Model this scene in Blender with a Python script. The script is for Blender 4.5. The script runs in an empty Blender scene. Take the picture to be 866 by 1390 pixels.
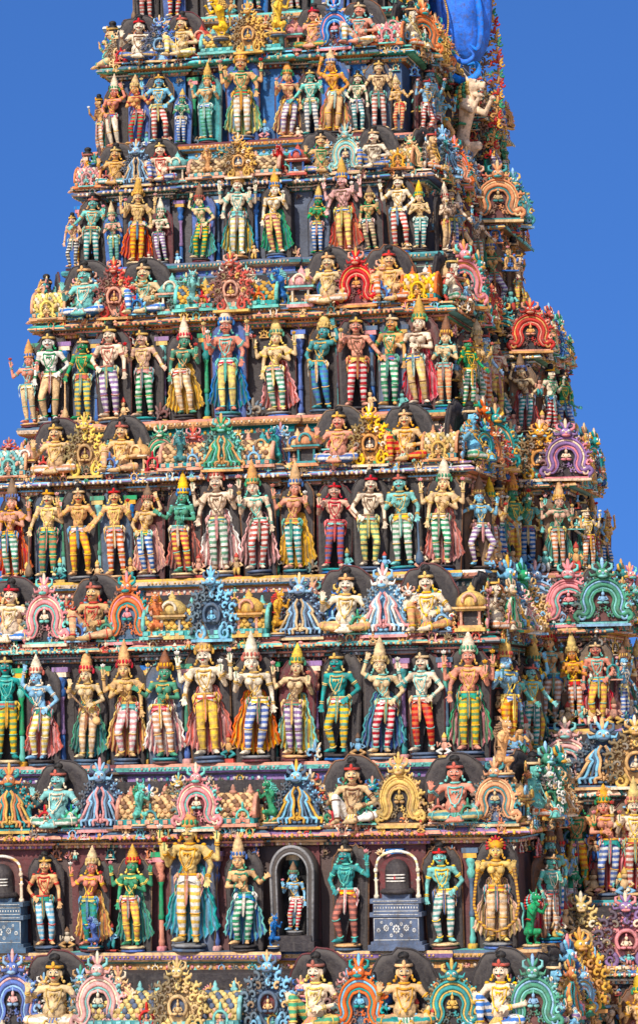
import bpy, math, random
from mathutils import Vector, Matrix
random.seed(7)
R=math.radians; PI=math.pi; V=Vector
C=bpy.context.scene.collection
# ------------------------------------------------------------ camera
AZ,EL,ROLL,DIST,FPX=R(13),R(3.9),R(1.2),60.0,4500.0
T=V((0,3,25)); E=T+DIST*V((math.sin(AZ)*math.cos(EL),-math.cos(AZ)*math.cos(EL),-math.sin(EL)))
F=(T-E).normalized(); Rt=F.cross(V((0,0,1))).normalized(); U=Rt.cross(F)
R2=Rt*math.cos(ROLL)-U*math.sin(ROLL); U2=U*math.cos(ROLL)+Rt*math.sin(ROLL)
cd=bpy.data.cameras.new('camera'); cam=bpy.data.objects.new('camera',cd); C.objects.link(cam)
M=Matrix((R2,U2,-F)).transposed().to_4x4(); M.translation=E; cam.matrix_world=M
cd.sensor_fit='VERTICAL'; cd.sensor_height=24; cd.lens=24*FPX/1390; cd.clip_end=6000
bpy.context.scene.camera=cam
def at(px,py,Y):
    d=F*FPX+R2*(px-433)-U2*(py-695); return E+d*((Y-E.y)/d.y)
def xat(px,Y,z):            # world x on plane Y, height z, seen at column px
    lo,hi=-40,40
    for _ in range(40):
        m=(lo+hi)/2; q=V((m,Y,z))-E
        if 433+FPX*q.dot(R2)/q.dot(F)<px: lo=m
        else: hi=m
    return lo
# ------------------------------------------------------------ materials
def lin(c): return tuple(((v/255)/12.92 if v/255<.04045 else ((v/255+.055)/1.055)**2.4) for v in c)
PAL=dict(tan=(226,182,128),ochre=(216,162,98),rose=(224,158,130),cream=(236,212,180),gold=(220,174,84),yellow=(244,200,62),orange=(222,132,80),red=(194,66,54),
 pink=(228,150,148),maroon=(104,52,52),violet=(144,112,156),blue=(52,108,178),sky=(132,186,216),teal=(46,146,144),
 aqua=(116,194,182),green=(56,146,104),olive=(120,140,70),white=(234,228,214),grey=(138,136,134),dark=(58,52,52),black=(20,19,20),
 slate=(84,102,124),brown=(132,94,66),royal=(30,122,236),deep=(8,78,190))
PK=list(PAL)
MC={}
def nd(nt,t,**k):
    n=nt.nodes.new(t)
    for a,b in k.items():
        if a in n.inputs: n.inputs[a].default_value=b
        else: setattr(n,a,b)
    return n
def paint(c1,c2=None,period=.1,mode='z',rough=.66):
    key=(c1,c2,period,mode)
    if key in MC: return MC[key]
    m=bpy.data.materials.new('painted_plaster_'+c1+('_'+c2 if c2 else '')); m.use_nodes=True; nt=m.node_tree; L=nt.links
    b=nt.nodes['Principled BSDF']; b.inputs['Roughness'].default_value=rough; b.inputs['Specular IOR Level'].default_value=.28
    tc=nd(nt,'ShaderNodeTexCoord'); oi=nd(nt,'ShaderNodeObjectInfo'); ge=nd(nt,'ShaderNodeNewGeometry')
    a=lin(PAL[c1]); 
    base=nd(nt,'ShaderNodeRGB'); base.outputs[0].default_value=(*a,1); src=base.outputs[0]
    n2=nd(nt,'ShaderNodeTexNoise',Scale=13.0,Detail=4.0,Roughness=.65); L.new(tc.outputs['Object'],n2.inputs['Vector'])
    if c2:
        sep=nd(nt,'ShaderNodeSeparateXYZ'); L.new(tc.outputs['Object'],sep.inputs[0])
        ma=nd(nt,'ShaderNodeMath',operation='MULTIPLY_ADD'); L.new(n2.outputs[0],ma.inputs[0]); ma.inputs[1].default_value=.045
        L.new(sep.outputs['Z' if mode=='z' else 'X'],ma.inputs[2])
        mu=nd(nt,'ShaderNodeMath',operation='MULTIPLY'); L.new(ma.outputs[0],mu.inputs[0]); mu.inputs[1].default_value=2*PI/period
        si=nd(nt,'ShaderNodeMath',operation='SINE'); L.new(mu.outputs[0],si.inputs[0])
        gt=nd(nt,'ShaderNodeMapRange'); L.new(si.outputs[0],gt.inputs[0]); gt.inputs[1].default_value=-.3; gt.inputs[2].default_value=.4; gt.inputs[4].default_value=.85
        mx=nd(nt,'ShaderNodeMixRGB'); L.new(gt.outputs[0],mx.inputs[0]); L.new(src,mx.inputs[1]); mx.inputs[2].default_value=(*lin(PAL[c2]),1); src=mx.outputs[0]
    hs=nd(nt,'ShaderNodeHueSaturation'); L.new(src,hs.inputs['Color'])
    h1=nd(nt,'ShaderNodeMath',operation='MULTIPLY_ADD'); L.new(oi.outputs['Random'],h1.inputs[0]); h1.inputs[1].default_value=.03; h1.inputs[2].default_value=.486; L.new(h1.outputs[0],hs.inputs['Hue'])
    h2=nd(nt,'ShaderNodeMath',operation='MULTIPLY_ADD'); L.new(oi.outputs['Random'],h2.inputs[0]); h2.inputs[1].default_value=-.3; h2.inputs[2].default_value=1.15; L.new(h2.outputs[0],hs.inputs['Saturation'])
    n1=nd(nt,'ShaderNodeTexNoise',Scale=3.0,Detail=4.0,noise_dimensions='4D',Roughness=.7)
    L.new(tc.outputs['Object'],n1.inputs['Vector']); L.new(oi.outputs['Random'],n1.inputs['W'])
    mr=nd(nt,'ShaderNodeMapRange'); L.new(n1.outputs[0],mr.inputs[0]); mr.inputs[1].default_value=.36; mr.inputs[2].default_value=.60; mr.inputs[3].default_value=.58; mr.inputs[4].default_value=1.08
    vm=nd(nt,'ShaderNodeVectorMath',operation='SCALE'); L.new(hs.outputs[0],vm.inputs[0]); L.new(mr.outputs[0],vm.inputs['Scale'])
    m2=nd(nt,'ShaderNodeMapRange'); L.new(n2.outputs[0],m2.inputs[0]); m2.inputs[1].default_value=.50; m2.inputs[2].default_value=.72; m2.inputs[4].default_value=.75
    mp=nd(nt,'ShaderNodeMapping'); mp.inputs['Scale'].default_value=(11,11,1.2); L.new(tc.outputs['Object'],mp.inputs[0])
    n3=nd(nt,'ShaderNodeTexNoise',Scale=1.0,Detail=2.0); L.new(mp.outputs[0],n3.inputs['Vector'])
    m3=nd(nt,'ShaderNodeMapRange'); L.new(n3.outputs[0],m3.inputs[0]); m3.inputs[1].default_value=.55; m3.inputs[2].default_value=.75; m3.inputs[4].default_value=.6
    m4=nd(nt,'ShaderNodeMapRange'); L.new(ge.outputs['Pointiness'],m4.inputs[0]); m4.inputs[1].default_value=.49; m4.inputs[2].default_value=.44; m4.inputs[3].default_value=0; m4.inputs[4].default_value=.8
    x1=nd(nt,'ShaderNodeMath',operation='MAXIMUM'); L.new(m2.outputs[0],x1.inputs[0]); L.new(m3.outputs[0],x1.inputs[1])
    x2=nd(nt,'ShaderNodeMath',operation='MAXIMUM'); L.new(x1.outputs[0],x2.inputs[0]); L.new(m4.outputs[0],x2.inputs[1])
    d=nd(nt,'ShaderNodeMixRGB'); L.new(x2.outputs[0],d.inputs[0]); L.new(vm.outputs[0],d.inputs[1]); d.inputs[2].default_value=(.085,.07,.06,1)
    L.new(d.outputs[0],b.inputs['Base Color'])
    bp=nd(nt,'ShaderNodeBump',Strength=.9,Distance=.018); L.new(n2.outputs[0],bp.inputs['Height']); L.new(bp.outputs[0],b.inputs['Normal'])
    MC[key]=m; return m
P=paint
# ------------------------------------------------------------ mesh builder
class MB:
    def __init__(s): s.v=[];s.f=[];s.m=[];s.s=[]
    def add(s,v,f,mi=0,sm=True):
        o=len(s.v); s.v+=[tuple(x) for x in v]; s.f+=[tuple(i+o for i in q) for q in f]; s.m+=[mi]*len(f); s.s+=[sm]*len(f)
    def ellip(s,c,r,mi=0,rot=None,seg=12,rings=7):
        v=[];f=[]
        pts=[V((0,0,-1))]+[V((math.sin(PI*i/rings)*math.cos(2*PI*j/seg),math.sin(PI*i/rings)*math.sin(2*PI*j/seg),-math.cos(PI*i/rings))) for i in range(1,rings) for j in range(seg)]+[V((0,0,1))]
        c=V(c)
        for p in pts:
            q=V((p.x*r[0],p.y*r[1],p.z*r[2]))
            if rot: q=rot@q
            v.append(c+q)
        n=len(v)-1
        for j in range(seg):
            f.append((0,1+(j+1)%seg,1+j)); f.append((n,n-seg+j,n-seg+(j+1)%seg))
            for i in range(rings-2):
                a=1+i*seg; f.append((a+j,a+(j+1)%seg,a+seg+(j+1)%seg,a+seg+j))
        s.add(v,f,mi)
    def tube(s,path,rad,mi=0,seg=8,closed=False,fy=1):
        path=[V(p) for p in path]; n=len(path)
        if not hasattr(rad,'__len__'): rad=[rad]*n
        v=[];f=[]; up=V((0,1,0))
        for i,p in enumerate(path):
            a=path[(i-1)%n] if (closed or i>0) else p; b=path[(i+1)%n] if (closed or i<n-1) else p
            t=(b-a).normalized()
            x=t.cross(up)
            if x.length<.15: x=t.cross(V((1,0,.2)))
            x.normalize(); y=x.cross(t)
            for k in range(seg):
                an=2*PI*k/seg; v.append(p+x*(rad[i]*math.cos(an))+y*(rad[i]*fy*math.sin(an)))
        for i in range(n if closed else n-1):
            for k in range(seg):
                a=i*seg;b=((i+1)%n)*seg; f.append((a+k,b+k,b+(k+1)%seg,a+(k+1)%seg))
        if not closed:
            f.append(tuple(range(seg))); f.append(tuple(range((n-1)*seg,n*seg))[::-1])
        s.add(v,f,mi)
    def cone(s,a,b,r0,r1,mi=0,seg=12):
        a=V(a);b=V(b); n=5
        s.tube([a.lerp(b,i/n) for i in range(n+1)],[r0+(r1-r0)*i/n for i in range(n+1)],mi,seg)
        s.ellip(a,(r0,)*3,mi); s.ellip(b,(r1,)*3,mi)
    def lathe(s,pr,c=(0,0,0),mi=0,seg=16,sx=1,sy=1,lobes=0,amp=0):
        v=[];f=[]
        for r,z in pr:
            for k in range(seg):
                an=2*PI*k/seg; q=r*(1+amp*math.cos(lobes*an)); v.append((c[0]+q*sx*math.cos(an),c[1]+q*sy*math.sin(an),c[2]+z))
        for i in range(len(pr)-1):
            for k in range(seg): f.append((i*seg+k,i*seg+(k+1)%seg,(i+1)*seg+(k+1)%seg,(i+1)*seg+k))
        f.append(tuple(range(seg))[::-1]); n=len(pr)-1; f.append(tuple(range(n*seg,n*seg+seg)))
        s.add(v,f,mi)
    def box(s,x0,x1,y0,y1,z0,z1,mi=0):
        v=[(x,y,z) for z in(z0,z1) for y in(y0,y1) for x in(x0,x1)]
        s.add(v,[(0,2,3,1),(4,5,7,6),(0,1,5,4),(2,6,7,3),(0,4,6,2),(1,3,7,5)],mi,False)
    def grid(s,fn,nu,nv,mi=0):
        v=[fn(i/nu,j/nv) for j in range(nv+1) for i in range(nu+1)]
        s.add(v,[(j*(nu+1)+i,j*(nu+1)+i+1,(j+1)*(nu+1)+i+1,(j+1)*(nu+1)+i) for j in range(nv) for i in range(nu)],mi)
    def ring(s,p,d,r,t,mi=0):
        d=V(d).normalized(); x=d.cross(V((0,1,.3))).normalized(); y=d.cross(x); p=V(p)
        s.tube([p+x*(r*math.cos(2*PI*k/12))+y*(r*math.sin(2*PI*k/12)) for k in range(12)],t,mi,6,True)
    def bake(s,t,loc,sc,rz,cols):
        if not hasattr(sc,'__len__'): sc=(sc,sc,sc)
        c,n=math.cos(rz),math.sin(rz); o=len(s.v); X,Y,Zz=loc
        for x,y,z in t.v:
            x*=sc[0];y*=sc[1]; s.v.append((X+c*x-n*y,Y+n*x+c*y,Zz+z*sc[2]))
        s.f+=[tuple(i+o for i in q) for q in t.f]; mp=[PK.index(k) for k in cols]; s.m+=[mp[min(i,len(mp)-1)] for i in t.m]; s.s+=t.s
    def mesh(s,name):
        me=bpy.data.meshes.new(name); me.from_pydata(s.v,[],s.f); n=max(s.m)+1
        me.polygons.foreach_set('material_index',s.m); me.polygons.foreach_set('use_smooth',s.s)
        for _ in range(n): me.materials.append(P('white'))
        me.update(); return me
    def voxel(s,name,size=.012,it=2):
        me=s.mesh(name+'_raw'); o=bpy.data.objects.new('raw',me); C.objects.link(o)
        r=o.modifiers.new('r','REMESH'); r.mode='VOXEL'; r.voxel_size=size; r.use_smooth_shade=True
        k=o.modifiers.new('s','SMOOTH'); k.iterations=it; k.factor=.5
        dg=bpy.context.evaluated_depsgraph_get(); m2=bpy.data.meshes.new_from_object(o.evaluated_get(dg)); m2.name=name
        m2.materials.clear(); m2.materials.append(P('white'))
        bpy.data.objects.remove(o); bpy.data.meshes.remove(me); return m2
def put(name,me,mats,parent=None,loc=(0,0,0),rz=0,sc=1):
    o=bpy.data.objects.new(name,me); C.objects.link(o); o.parent=parent; o.location=loc; o.rotation_euler=(0,0,rz)
    o.scale=sc if hasattr(sc,'__len__') else (sc,sc,sc)
    if not isinstance(mats,(list,tuple)): mats=[mats]
    for i,sl in enumerate(o.material_slots):
        sl.link='OBJECT'; sl.material=mats[min(i,len(mats)-1)]
    return o
def empty(name,loc,rz=0,sc=(1,1,1),parent=None):
    o=bpy.data.objects.new(name,None); C.objects.link(o); o.location=loc; o.rotation_euler=(0,0,rz); o.scale=sc; o.parent=parent; o.empty_display_size=.2; return o
def tag(o,label=None,cat=None,group=None,kind=None):
    if label:o['label']=label
    if cat:o['category']=cat
    if group:o['group']=group
    if kind:o['kind']=kind
# ------------------------------------------------------------ figures
FIG={}
def hand(mb,w,d,side,curl=.35):
    d=V(d).normalized(); s=d.cross(V((0,-1,0)))
    if s.length<.3: s=V((side,0,0))
    s.normalize(); n=s.cross(d).normalized()
    if n.y>0: n=-n
    w=V(w); mb.cone(w+s*.014,w+d*.065+s*.02,.024,.021); mb.cone(w-s*.014,w+d*.065-s*.02,.024,.021)
    for i,l in enumerate((.055,.07,.066,.048)):
        b=w+d*.075+s*(-.036+.024*i); dd=(d+s*(-.35+.23*i)).normalized(); k=b+dd*l*.55; e=k+(dd+n*curl*1.4).normalized()*l*.5
        mb.cone(b,k,.0125,.012,seg=6); mb.cone(k,e,.012,.0105,seg=6)
    tb=w+d*.025-s*.03*side; mb.cone(tb,tb+(d*.7-s*side*.9+n*.3).normalized()*.06,.015,.012,seg=6)
def make_fig(key,fem,hx,arms,legs,seated=False,pot=False):
    dz=-.80 if seated else 0
    q=lambda x,y,z: V((x,y,z+dz))
    mb=MB(); hc=q(-hx*.7,-.03,1.64)
    mb.ellip(q(hx,0,.95),(.170 if fem else .150,.12,.11)); mb.ellip(q(hx*.6,0,1.10),(.084 if fem else .116,.088,.14))
    if pot: mb.ellip(q(0,-.05,1.08),(.185,.17,.16))
    mb.ellip(q(-hx*.3,0,1.28),(.144 if fem else .184,.11,.16)); mb.cone(q(-.17,0,1.40),q(.17,0,1.40),.062,.062)
    mb.cone(q(0,0,1.42),hc,.066,.056)
    if fem:
        for s in(-1,1): mb.ellip(q(s*.085-hx*.3,-.11,1.30),(.078,.082,.076))
    else:
        for s in(-1,1): mb.ellip(q(s*.085,-.08,1.31),(.085,.045,.06))
        mb.ellip(q(hx*.5,-.06,1.07),(.075,.05,.07))
    mb.ellip(hc,(.104,.112,.135)); mb.ellip(hc+V((0,-.035,-.075)),(.074,.078,.066)); mb.cone(hc+V((0,-.10,.02)),hc+V((0,-.128,-.025)),.014,.025)
    mb.ellip(hc+V((0,-.107,-.068)),(.036,.014,.016)); mb.ellip(hc+V((0,-.08,.045)),(.075,.035,.02))
    for s in(-1,1): mb.ellip(hc+V((s*.107,0,-.02)),(.02,.034,.055)); mb.ellip(hc+V((s*.055,-.075,-.03)),(.035,.03,.03))
    for (e,w,h,sd) in arms:
        sh=q(sd*.215,0,1.40); e=q(*e); w=q(*w)
        mb.ellip(sh,(.067,.067,.067)); mb.cone(sh,e,.055,.041); mb.cone(e,w,.043,.028); hand(mb,w,h,sd)
    lg=MB()
    lg.ellip(q(hx,0,.94),(.182 if fem else .164,.132,.10))
    for (hp,k,a,t) in legs:
        hp,k,a=V(hp),V(k),V(a); t=V(t)
        mb.cone(hp,k,.094,.060); mb.cone(k,k.lerp(a,.35),.058,.058); mb.cone(k.lerp(a,.35),a,.058,.038)
        mb.cone(a+V((0,.02,-.02)),a+t*.17+V((0,0,-.035)),.045,.038); 
        for i in range(4):
            x=t.cross(V((0,0,1))).normalized()*(.03-.02*i); mb.cone(a+t*.17+x+V((0,0,-.04)),a+t*.22+x*1.1+V((0,0,-.045)),.014,.013,seg=6)
        lg.cone(hp,k,.107,.071); lg.cone(k,k.lerp(a,.35),.070,.073); lg.cone(k.lerp(a,.35),a.lerp(k,.12),.073,.048)
    D=dict(body=mb.voxel('statue_body',.0125,1),leg=lg.voxel('statue_leggings',.016,2),hc=hc,seated=seated,fem=fem)
    fc=MB()
    for s in(-1,1):
        fc.ellip(hc+V((s*.042,-.098,.012)),(.027,.014,.015),0,seg=8,rings=5); fc.ellip(hc+V((s*.040,-.110,.012)),(.012,.006,.013),1,seg=8,rings=5)
        fc.tube([hc+V((s*x,-.112+abs(x)*.25,z)) for x,z in((.012,.040),(.04,.052),(.074,.038))],[.004,.006,.003],1,6)
        if not fem: fc.tube([hc+V((s*x,y,z)) for x,y,z in((.0,-.126,-.048),(.03,-.120,-.051),(.058,-.104,-.045),(.072,-.092,-.03))],[.007,.010,.007,.003],1,6)
    fc.ellip(hc+V((0,-.12,-.07)),(.03,.008,.011),2,seg=8,rings=5); fc.ellip(hc+V((0,-.112,.07)),(.008,.006,.025),2,seg=8,rings=5)
    D['face']=fc.mesh('painted_face')
    jw=MB(); fr=-.235 if pot else -.135
    def el(z,rx,ry,t,tilt=0,cx=0):
        jw.tube([q(cx+rx*math.cos(a),ry*math.sin(a),z+tilt*math.sin(a)) for a in [2*PI*k/20 for k in range(20)]],t,0,6,True)
    el(1.47,.078,.08,.017); el(1.42,.115,.112,.017,.035); el(1.375,.14,.125,.013,.05)
    for k in range(9):
        a=PI+PI*(k+.5)/9; jw.ellip(q(.145*math.cos(a),.132*math.sin(a),1.355+.05*math.sin(a)),(.014,.014,.022),0,seg=6,rings=4)
    jw.tube([q(.12,-.08,1.41),q(.11,-.14,1.28),q(.06,fr,1.14),q(0,fr-.01,1.10),q(-.06,fr,1.14),q(-.11,-.14,1.28),q(-.12,-.08,1.41)],.011,0,6)
    jw.ellip(q(0,fr-.01,1.085),(.028,.02,.028),0,seg=8,rings=5); jw.tube([q(.17,-.04,1.43),q(.04,-.13,1.25),q(-.1,fr+.02,1.03)],.008,0,6)
    el(1.015,.155 if fem else .148,.125 if not pot else .17,.02,0,hx)
    for (e,w,h,sd) in arms:
        sh=q(sd*.215,0,1.40); e=q(*e);w=q(*w)
        jw.ring(sh.lerp(e,.5),e-sh,.053,.012); jw.ring(sh.lerp(e,.6),e-sh,.05,.008); jw.ring(e.lerp(w,.8),w-e,.037,.011); jw.ring(e.lerp(w,.92),w-e,.034,.010)
    for (hp,k,a,t) in legs: jw.ring(V(a).lerp(V(k),.08),V(a)-V(k),.055,.014); jw.ring(V(a).lerp(V(k),.88),V(a)-V(k),.074,.010)
    for s in(-1,1): jw.ring(hc+V((s*.12,-.01,-.085)),V((s,.2,0)),.028,.013); jw.ellip(hc+V((s*.15,-.02,-.13)),(.026,.02,.026),0,seg=8,rings=5)
    for s in (-1,1): jw.ellip(q(s*.225,-.01,1.46),(.04,.045,.025),0,seg=8,rings=5)
    D['jewel']=jw.mesh('jewellery')
    wc=MB()
    if not seated:
        def sk(u,v):
            a=2*PI*u; r=1+.05*math.cos(14*a)*v; zz=1.01-.13*v-.05*v*math.cos(2*a); return q(hx+(.162+.03*v)*math.cos(a)*r,(.124+.028*v)*math.sin(a)*r,zz)
        wc.grid(sk,56,5,0)
        def fl(u,v): x=(u-.5)*(.055+.05*v-.06*v*v); return q(hx*(1-.4*v)+x,-.147-.03*v+.012*math.cos(u*6*PI),1.0-.46*v+.05*abs(u-.5)*2)
        wc.grid(fl,18,7,1)
        for s in(-1,1):
            def rb(u,v,s=s): return q(hx+s*(.152+.08*v+.035*math.sin(v*5)+.03*u),-.07+.04*u,1.0-.26*v+.06*(u-.5)*(1+v)+.014*math.cos(u*6*PI))
            wc.grid(rb,10,7,1)
            wc.ellip(q(hx+s*.167,-.07,1.0),(.033,.033,.042),1,seg=8,rings=5)
    else:
        def fl(u,v): x=(u-.5)*(.14+.12*v); return q(x,-.2-.2*v+.012*math.cos(u*8*PI),.98-.12*v)
        wc.grid(fl,20,6,1); wc.lathe([(.2,.9+dz),(.21,.96+dz),(.19,1.0+dz)],(0,0,0),0,20,1,.8)
    D['cloth']=wc.mesh('waist_cloth'); D['arms']=arms; FIG[key]=D
def SL(dx=0,sp=0,bend=0): return [((.088+dx,0,.90),(.105+sp*.5+dx*.6,-.05,.50),(.095+sp,.01,.09),(.35,-.93,0)),((-.088+dx,0,.90),(-.105-sp*.5+dx*.3-bend*.06,-.05-bend*.1,.50),(-.095-sp,.01,.09),(-.35,-.93,0))]
UP=(0,-.1,1);DN=(0,-.25,-1)
up=lambda s:((s*.43,.03,1.25),(s*.45,-.05,1.52),UP,s)
mid=lambda s:((s*.34,0,1.15),(s*.32,-.21,1.34),UP,s)
low=lambda s:((s*.34,.0,1.15),(s*.34,-.17,.97),DN,s)
hip=lambda s:((s*.38,.05,1.17),(s*.22,-.12,1.0),(-s*.6,-.3,-.5),s)
dn=lambda s:((s*.29,.03,1.14),(s*.31,-.03,.88),(0,-.1,-1),s)
ch=lambda s:((s*.31,-.06,1.14),(s*.12,-.24,1.24),(-s*.5,-.2,.8),s)
hi=lambda s:((s*.38,-.02,1.50),(s*.30,-.08,1.76),(-s*.3,-.1,1),s)
make_fig('guard',False,0,[low(1),ch(-1)],SL(0,.02)); make_fig('guard2',False,.035,[hip(1),dn(-1)],SL(.035,.0,1))
make_fig('guard3',False,-.02,[mid(1),((-.36,0,1.2),(-.50,-.12,1.02),(-.7,-.2,-.5),-1)],SL(-.02,.04))
make_fig('guard4',False,.03,[up(1),hip(-1)],SL(.03,.05,1))
make_fig('four',False,0,[up(1),up(-1),mid(-1),low(1)],SL(0,.01)); make_fig('fourlady',True,.05,[up(1),up(-1),ch(-1),dn(1)],SL(.05,0,1))
BL=[((.148,0,.90),(.135,-.05,.50),(.065,.01,.09),(.2,-.97,0)),((-.025,0,.90),(-.125,-.13,.53),(-.135,.0,.09),(-.5,-.85,0))]
make_fig('lady',True,.07,[mid(-1),dn(1)],BL); make_fig('lady3',True,.08,[hi(-1),hip(1)],BL)
make_fig('lady4',True,.07,[((-.30,-.05,1.15),(-.05,-.22,1.16),(.8,-.2,.2),-1),((.36,.02,1.2),(.50,-.10,1.30),(.7,-.2,.5),1)],BL)
make_fig('lady2',True,-.05,[mid(1),up(-1)],SL(-.05)); make_fig('pray',True,.02,[ch(1),ch(-1)],SL(.02))
make_fig('loop',True,0,[mid(1),mid(-1)],SL(0,.01))
make_fig('dance',True,.03,[up(1),((-.42,0,1.3),(-.62,-.1,1.18),(-1,-.2,0),-1)],[((.12,0,.90),(.30,-.16,.55),(.14,-.02,.09),(.7,-.7,0)),((-.07,0,.90),(-.30,-.16,.55),(-.14,-.02,.09),(-.7,-.7,0))])
make_fig('vina',True,.05,[((.36,-.02,1.16),(.2,-.22,1.06),(-.8,-.3,0),1),((-.4,-.02,1.2),(-.32,-.2,1.42),UP,-1)],SL(.05))
CL=[((.11,-.02,.13),(.38,-.22,.15),(.06,-.40,.09),(-.9,-.3,0)),((-.11,-.02,.13),(-.38,-.22,.15),(-.06,-.36,.09),(.9,-.3,0))]
EA=[((.11,-.02,.13),(.38,-.22,.15),(.06,-.40,.09),(-.9,-.3,0)),((-.11,-.02,.15),(-.27,-.30,.46),(-.24,-.36,.09),(-.3,-.9,0))]
make_fig('seat',False,0,[((.40,-.04,1.17),(.30,-.26,1.02),DN,1),((-.42,-.02,1.2),(-.38,-.22,1.38),UP,-1)],CL,True,True)
make_fig('seat2',False,0,[((.40,-.04,1.17),(.16,-.26,1.12),(-.8,-.3,0),1),((-.42,-.06,1.17),(-.34,-.30,1.22),UP,-1)],EA,True,True)
# accessories
def m_crown(k=1.0):
    b=MB(); b.lathe([(.118,0),(.135,.01),(.135,.045),(.12,.055),(.128,.08*k),(.118,.12*k),(.125,.13*k),(.105,.15*k),(.112,.18*k),(.09,.205*k),(.095,.22*k),(.07,.25*k),(.075,.265*k),(.045,.29*k),(.05,.31*k),(.03,.33*k),(.012,.38*k),(.001,.385*k)],seg=18)
    for j in range(7):
        a=PI+PI*j/6; b.ellip((.13*math.cos(a),.13*math.sin(a),.075),(.025,.02,.045),1,seg=8,rings=5)
    for s in(-1,1): b.ellip((s*.15,.02,.01),(.035,.025,.06),1,seg=8,rings=5)
    return b.mesh('crown')
def m_bun():
    b=MB(); b.lathe([(.118,-.02),(.128,.02),(.125,.06),(.10,.10),(.06,.115),(.075,.13),(.085,.16),(.07,.20),(.03,.22),(.001,.225)],seg=16,lobes=8,amp=.04)
    b.lathe([(.135,.0),(.142,.02),(.13,.045)],mi=1,seg=16); b.ellip((0,-.13,.06),(.03,.02,.05),1,seg=8,rings=5)
    for s in(-1,1): b.ellip((s*.12,.04,-.06),(.04,.06,.08),0,seg=8,rings=5)
    return b.mesh('hair_bun')
def m_flame():
    b=MB(); b.lathe([(.118,-.02),(.135,.02),(.12,.07),(.06,.12),(.001,.14)],mi=1,seg=16)
    for ring,(rr,n,z,l) in enumerate(((.12,11,.02,.07),(.085,9,.07,.08),(.045,5,.12,.09))):
        for k in range(n):
            a=R(-20+220*k/(n-1)); b.ellip((rr*1.3*math.cos(a),.02-.02*ring,z+rr*1.1*math.sin(a)),(.024,.03,l*.55),ring%2,Matrix.Rotation(-(a-PI/2),3,'Y'),8,5)
    return b.mesh('flame_crown')
def m_ped():
    b=MB(); b.lathe([(.24,0),(.26,.02),(.24,.045),(.18,.05)],seg=20); b.lathe([(.18,.05),(.25,.075),(.26,.10),(.22,.118),(.001,.12)],mi=1,seg=24,lobes=12,amp=.05); return b.mesh('pedestal')
def m_drape():
    b=MB()
    def wd(v): return .13+.30*(v**.8)+.02*math.sin(v*13)
    def g(u,v):
        x=(u-.5)*2; return (x*wd(v),.13+.032*math.cos(u*20*PI)*(.3+v)-.03*v*(1-x*x),1.16-1.12*v+.20*x*x*v+.03*math.cos(u*20*PI)*v)
    b.grid(g,100,12,0)
    for s in(-1,1): b.tube([(s*(wd(k/20)+.015*math.sin(k*1.9)),.12+.02*math.sin(k*1.4),1.16-1.12*k/20+.20*k/20) for k in range(21)],[.012+.012*k/20 for k in range(21)],1,6)
    return b.mesh('cloth_backdrop')
def arch_pts(w,h,n=20):
    return [(-w*.9,0)]+[(-w*math.cos(PI*k/n),h-w*1.1+w*1.1*math.sin(PI*k/n)) for k in range(n+1)]+[(w*.9,0)]
rp=random.Random(5)
def m_plate(w,h,jag=0):
    b=MB(); p=[(x*(1+rp.uniform(-jag,jag)),z*(1+rp.uniform(-jag,jag))) for x,z in arch_pts(w,h)]; n=len(p)
    rings=[(1,.20),(.93,.13),(.78,.16),(.62,.11),(.45,.16)]
    v=[(x*s+rp.uniform(-jag,jag)*.3,y,z*(s*.5+.5)) for s,y in rings for x,z in p]+[(0,.17,h*.4)]
    f=[(r_*n+i,r_*n+i+1,r_*n+n+i+1,r_*n+n+i) for r_ in range(len(rings)-1) for i in range(n-1)]+[((len(rings)-1)*n+i,(len(rings)-1)*n+i+1,len(rings)*n) for i in range(n-1)]
    b.add(v,f,0); b.tube([(x,.18,z) for x,z in p],.016,1,6)
    return b.mesh('backplate')
def m_mace():
    b=MB(); b.lathe([(.04,0),(.07,.04),(.08,.10),(.065,.18),(.04,.24),(.02,.3),(.016,.8),(.028,.83),(.015,.87)],seg=12,lobes=6,amp=.06); return b.mesh('mace')
def m_lotus():
    b=MB(); b.tube([(0,0,-.1),(0,0,.03)],.008,0,6)
    for k in range(7):
        a=2*PI*k/7; b.ellip((.028*math.cos(a),.028*math.sin(a),.06),(.016,.016,.036),1,Matrix.Rotation(.5,3,V((-math.sin(a),math.cos(a),0))),8,5)
    b.ellip((0,0,.07),(.018,.018,.04),1,seg=8,rings=5); return b.mesh('lotus_bud')
def m_vina():
    b=MB(); b.tube([(.40,-.28,.80),(-.40,-.28,1.50)],.020,0,8); b.ellip((.32,-.27,.87),(.09,.07,.085),1); b.ellip((-.32,-.27,1.43),(.05,.05,.05),1)
    for k in range(6): b.tube([(.2-.08*k,-.305,.975+.07*k-.02),(.2-.08*k,-.305,.975+.07*k+.03)],.006,1,5)
    return b.mesh('lute')
def m_rope():
    b=MB(); pts=[(-.32,-.24,1.36),(-.37,-.26,1.0),(-.40,-.27,.7),(-.34,-.29,.42),(-.18,-.30,.26),(0,-.30,.21),(.18,-.30,.26),(.34,-.29,.42),(.40,-.27,.7),(.37,-.26,1.0),(.32,-.24,1.36)]
    pp=[]
    for i in range(len(pts)-1):
        for k in range(4): pp.append(V(pts[i]).lerp(V(pts[i+1]),k/4))
    b.tube(pp,[.024+.007*(i%2) for i in range(len(pp))],0,8); return b.mesh('rope_loop')
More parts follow.
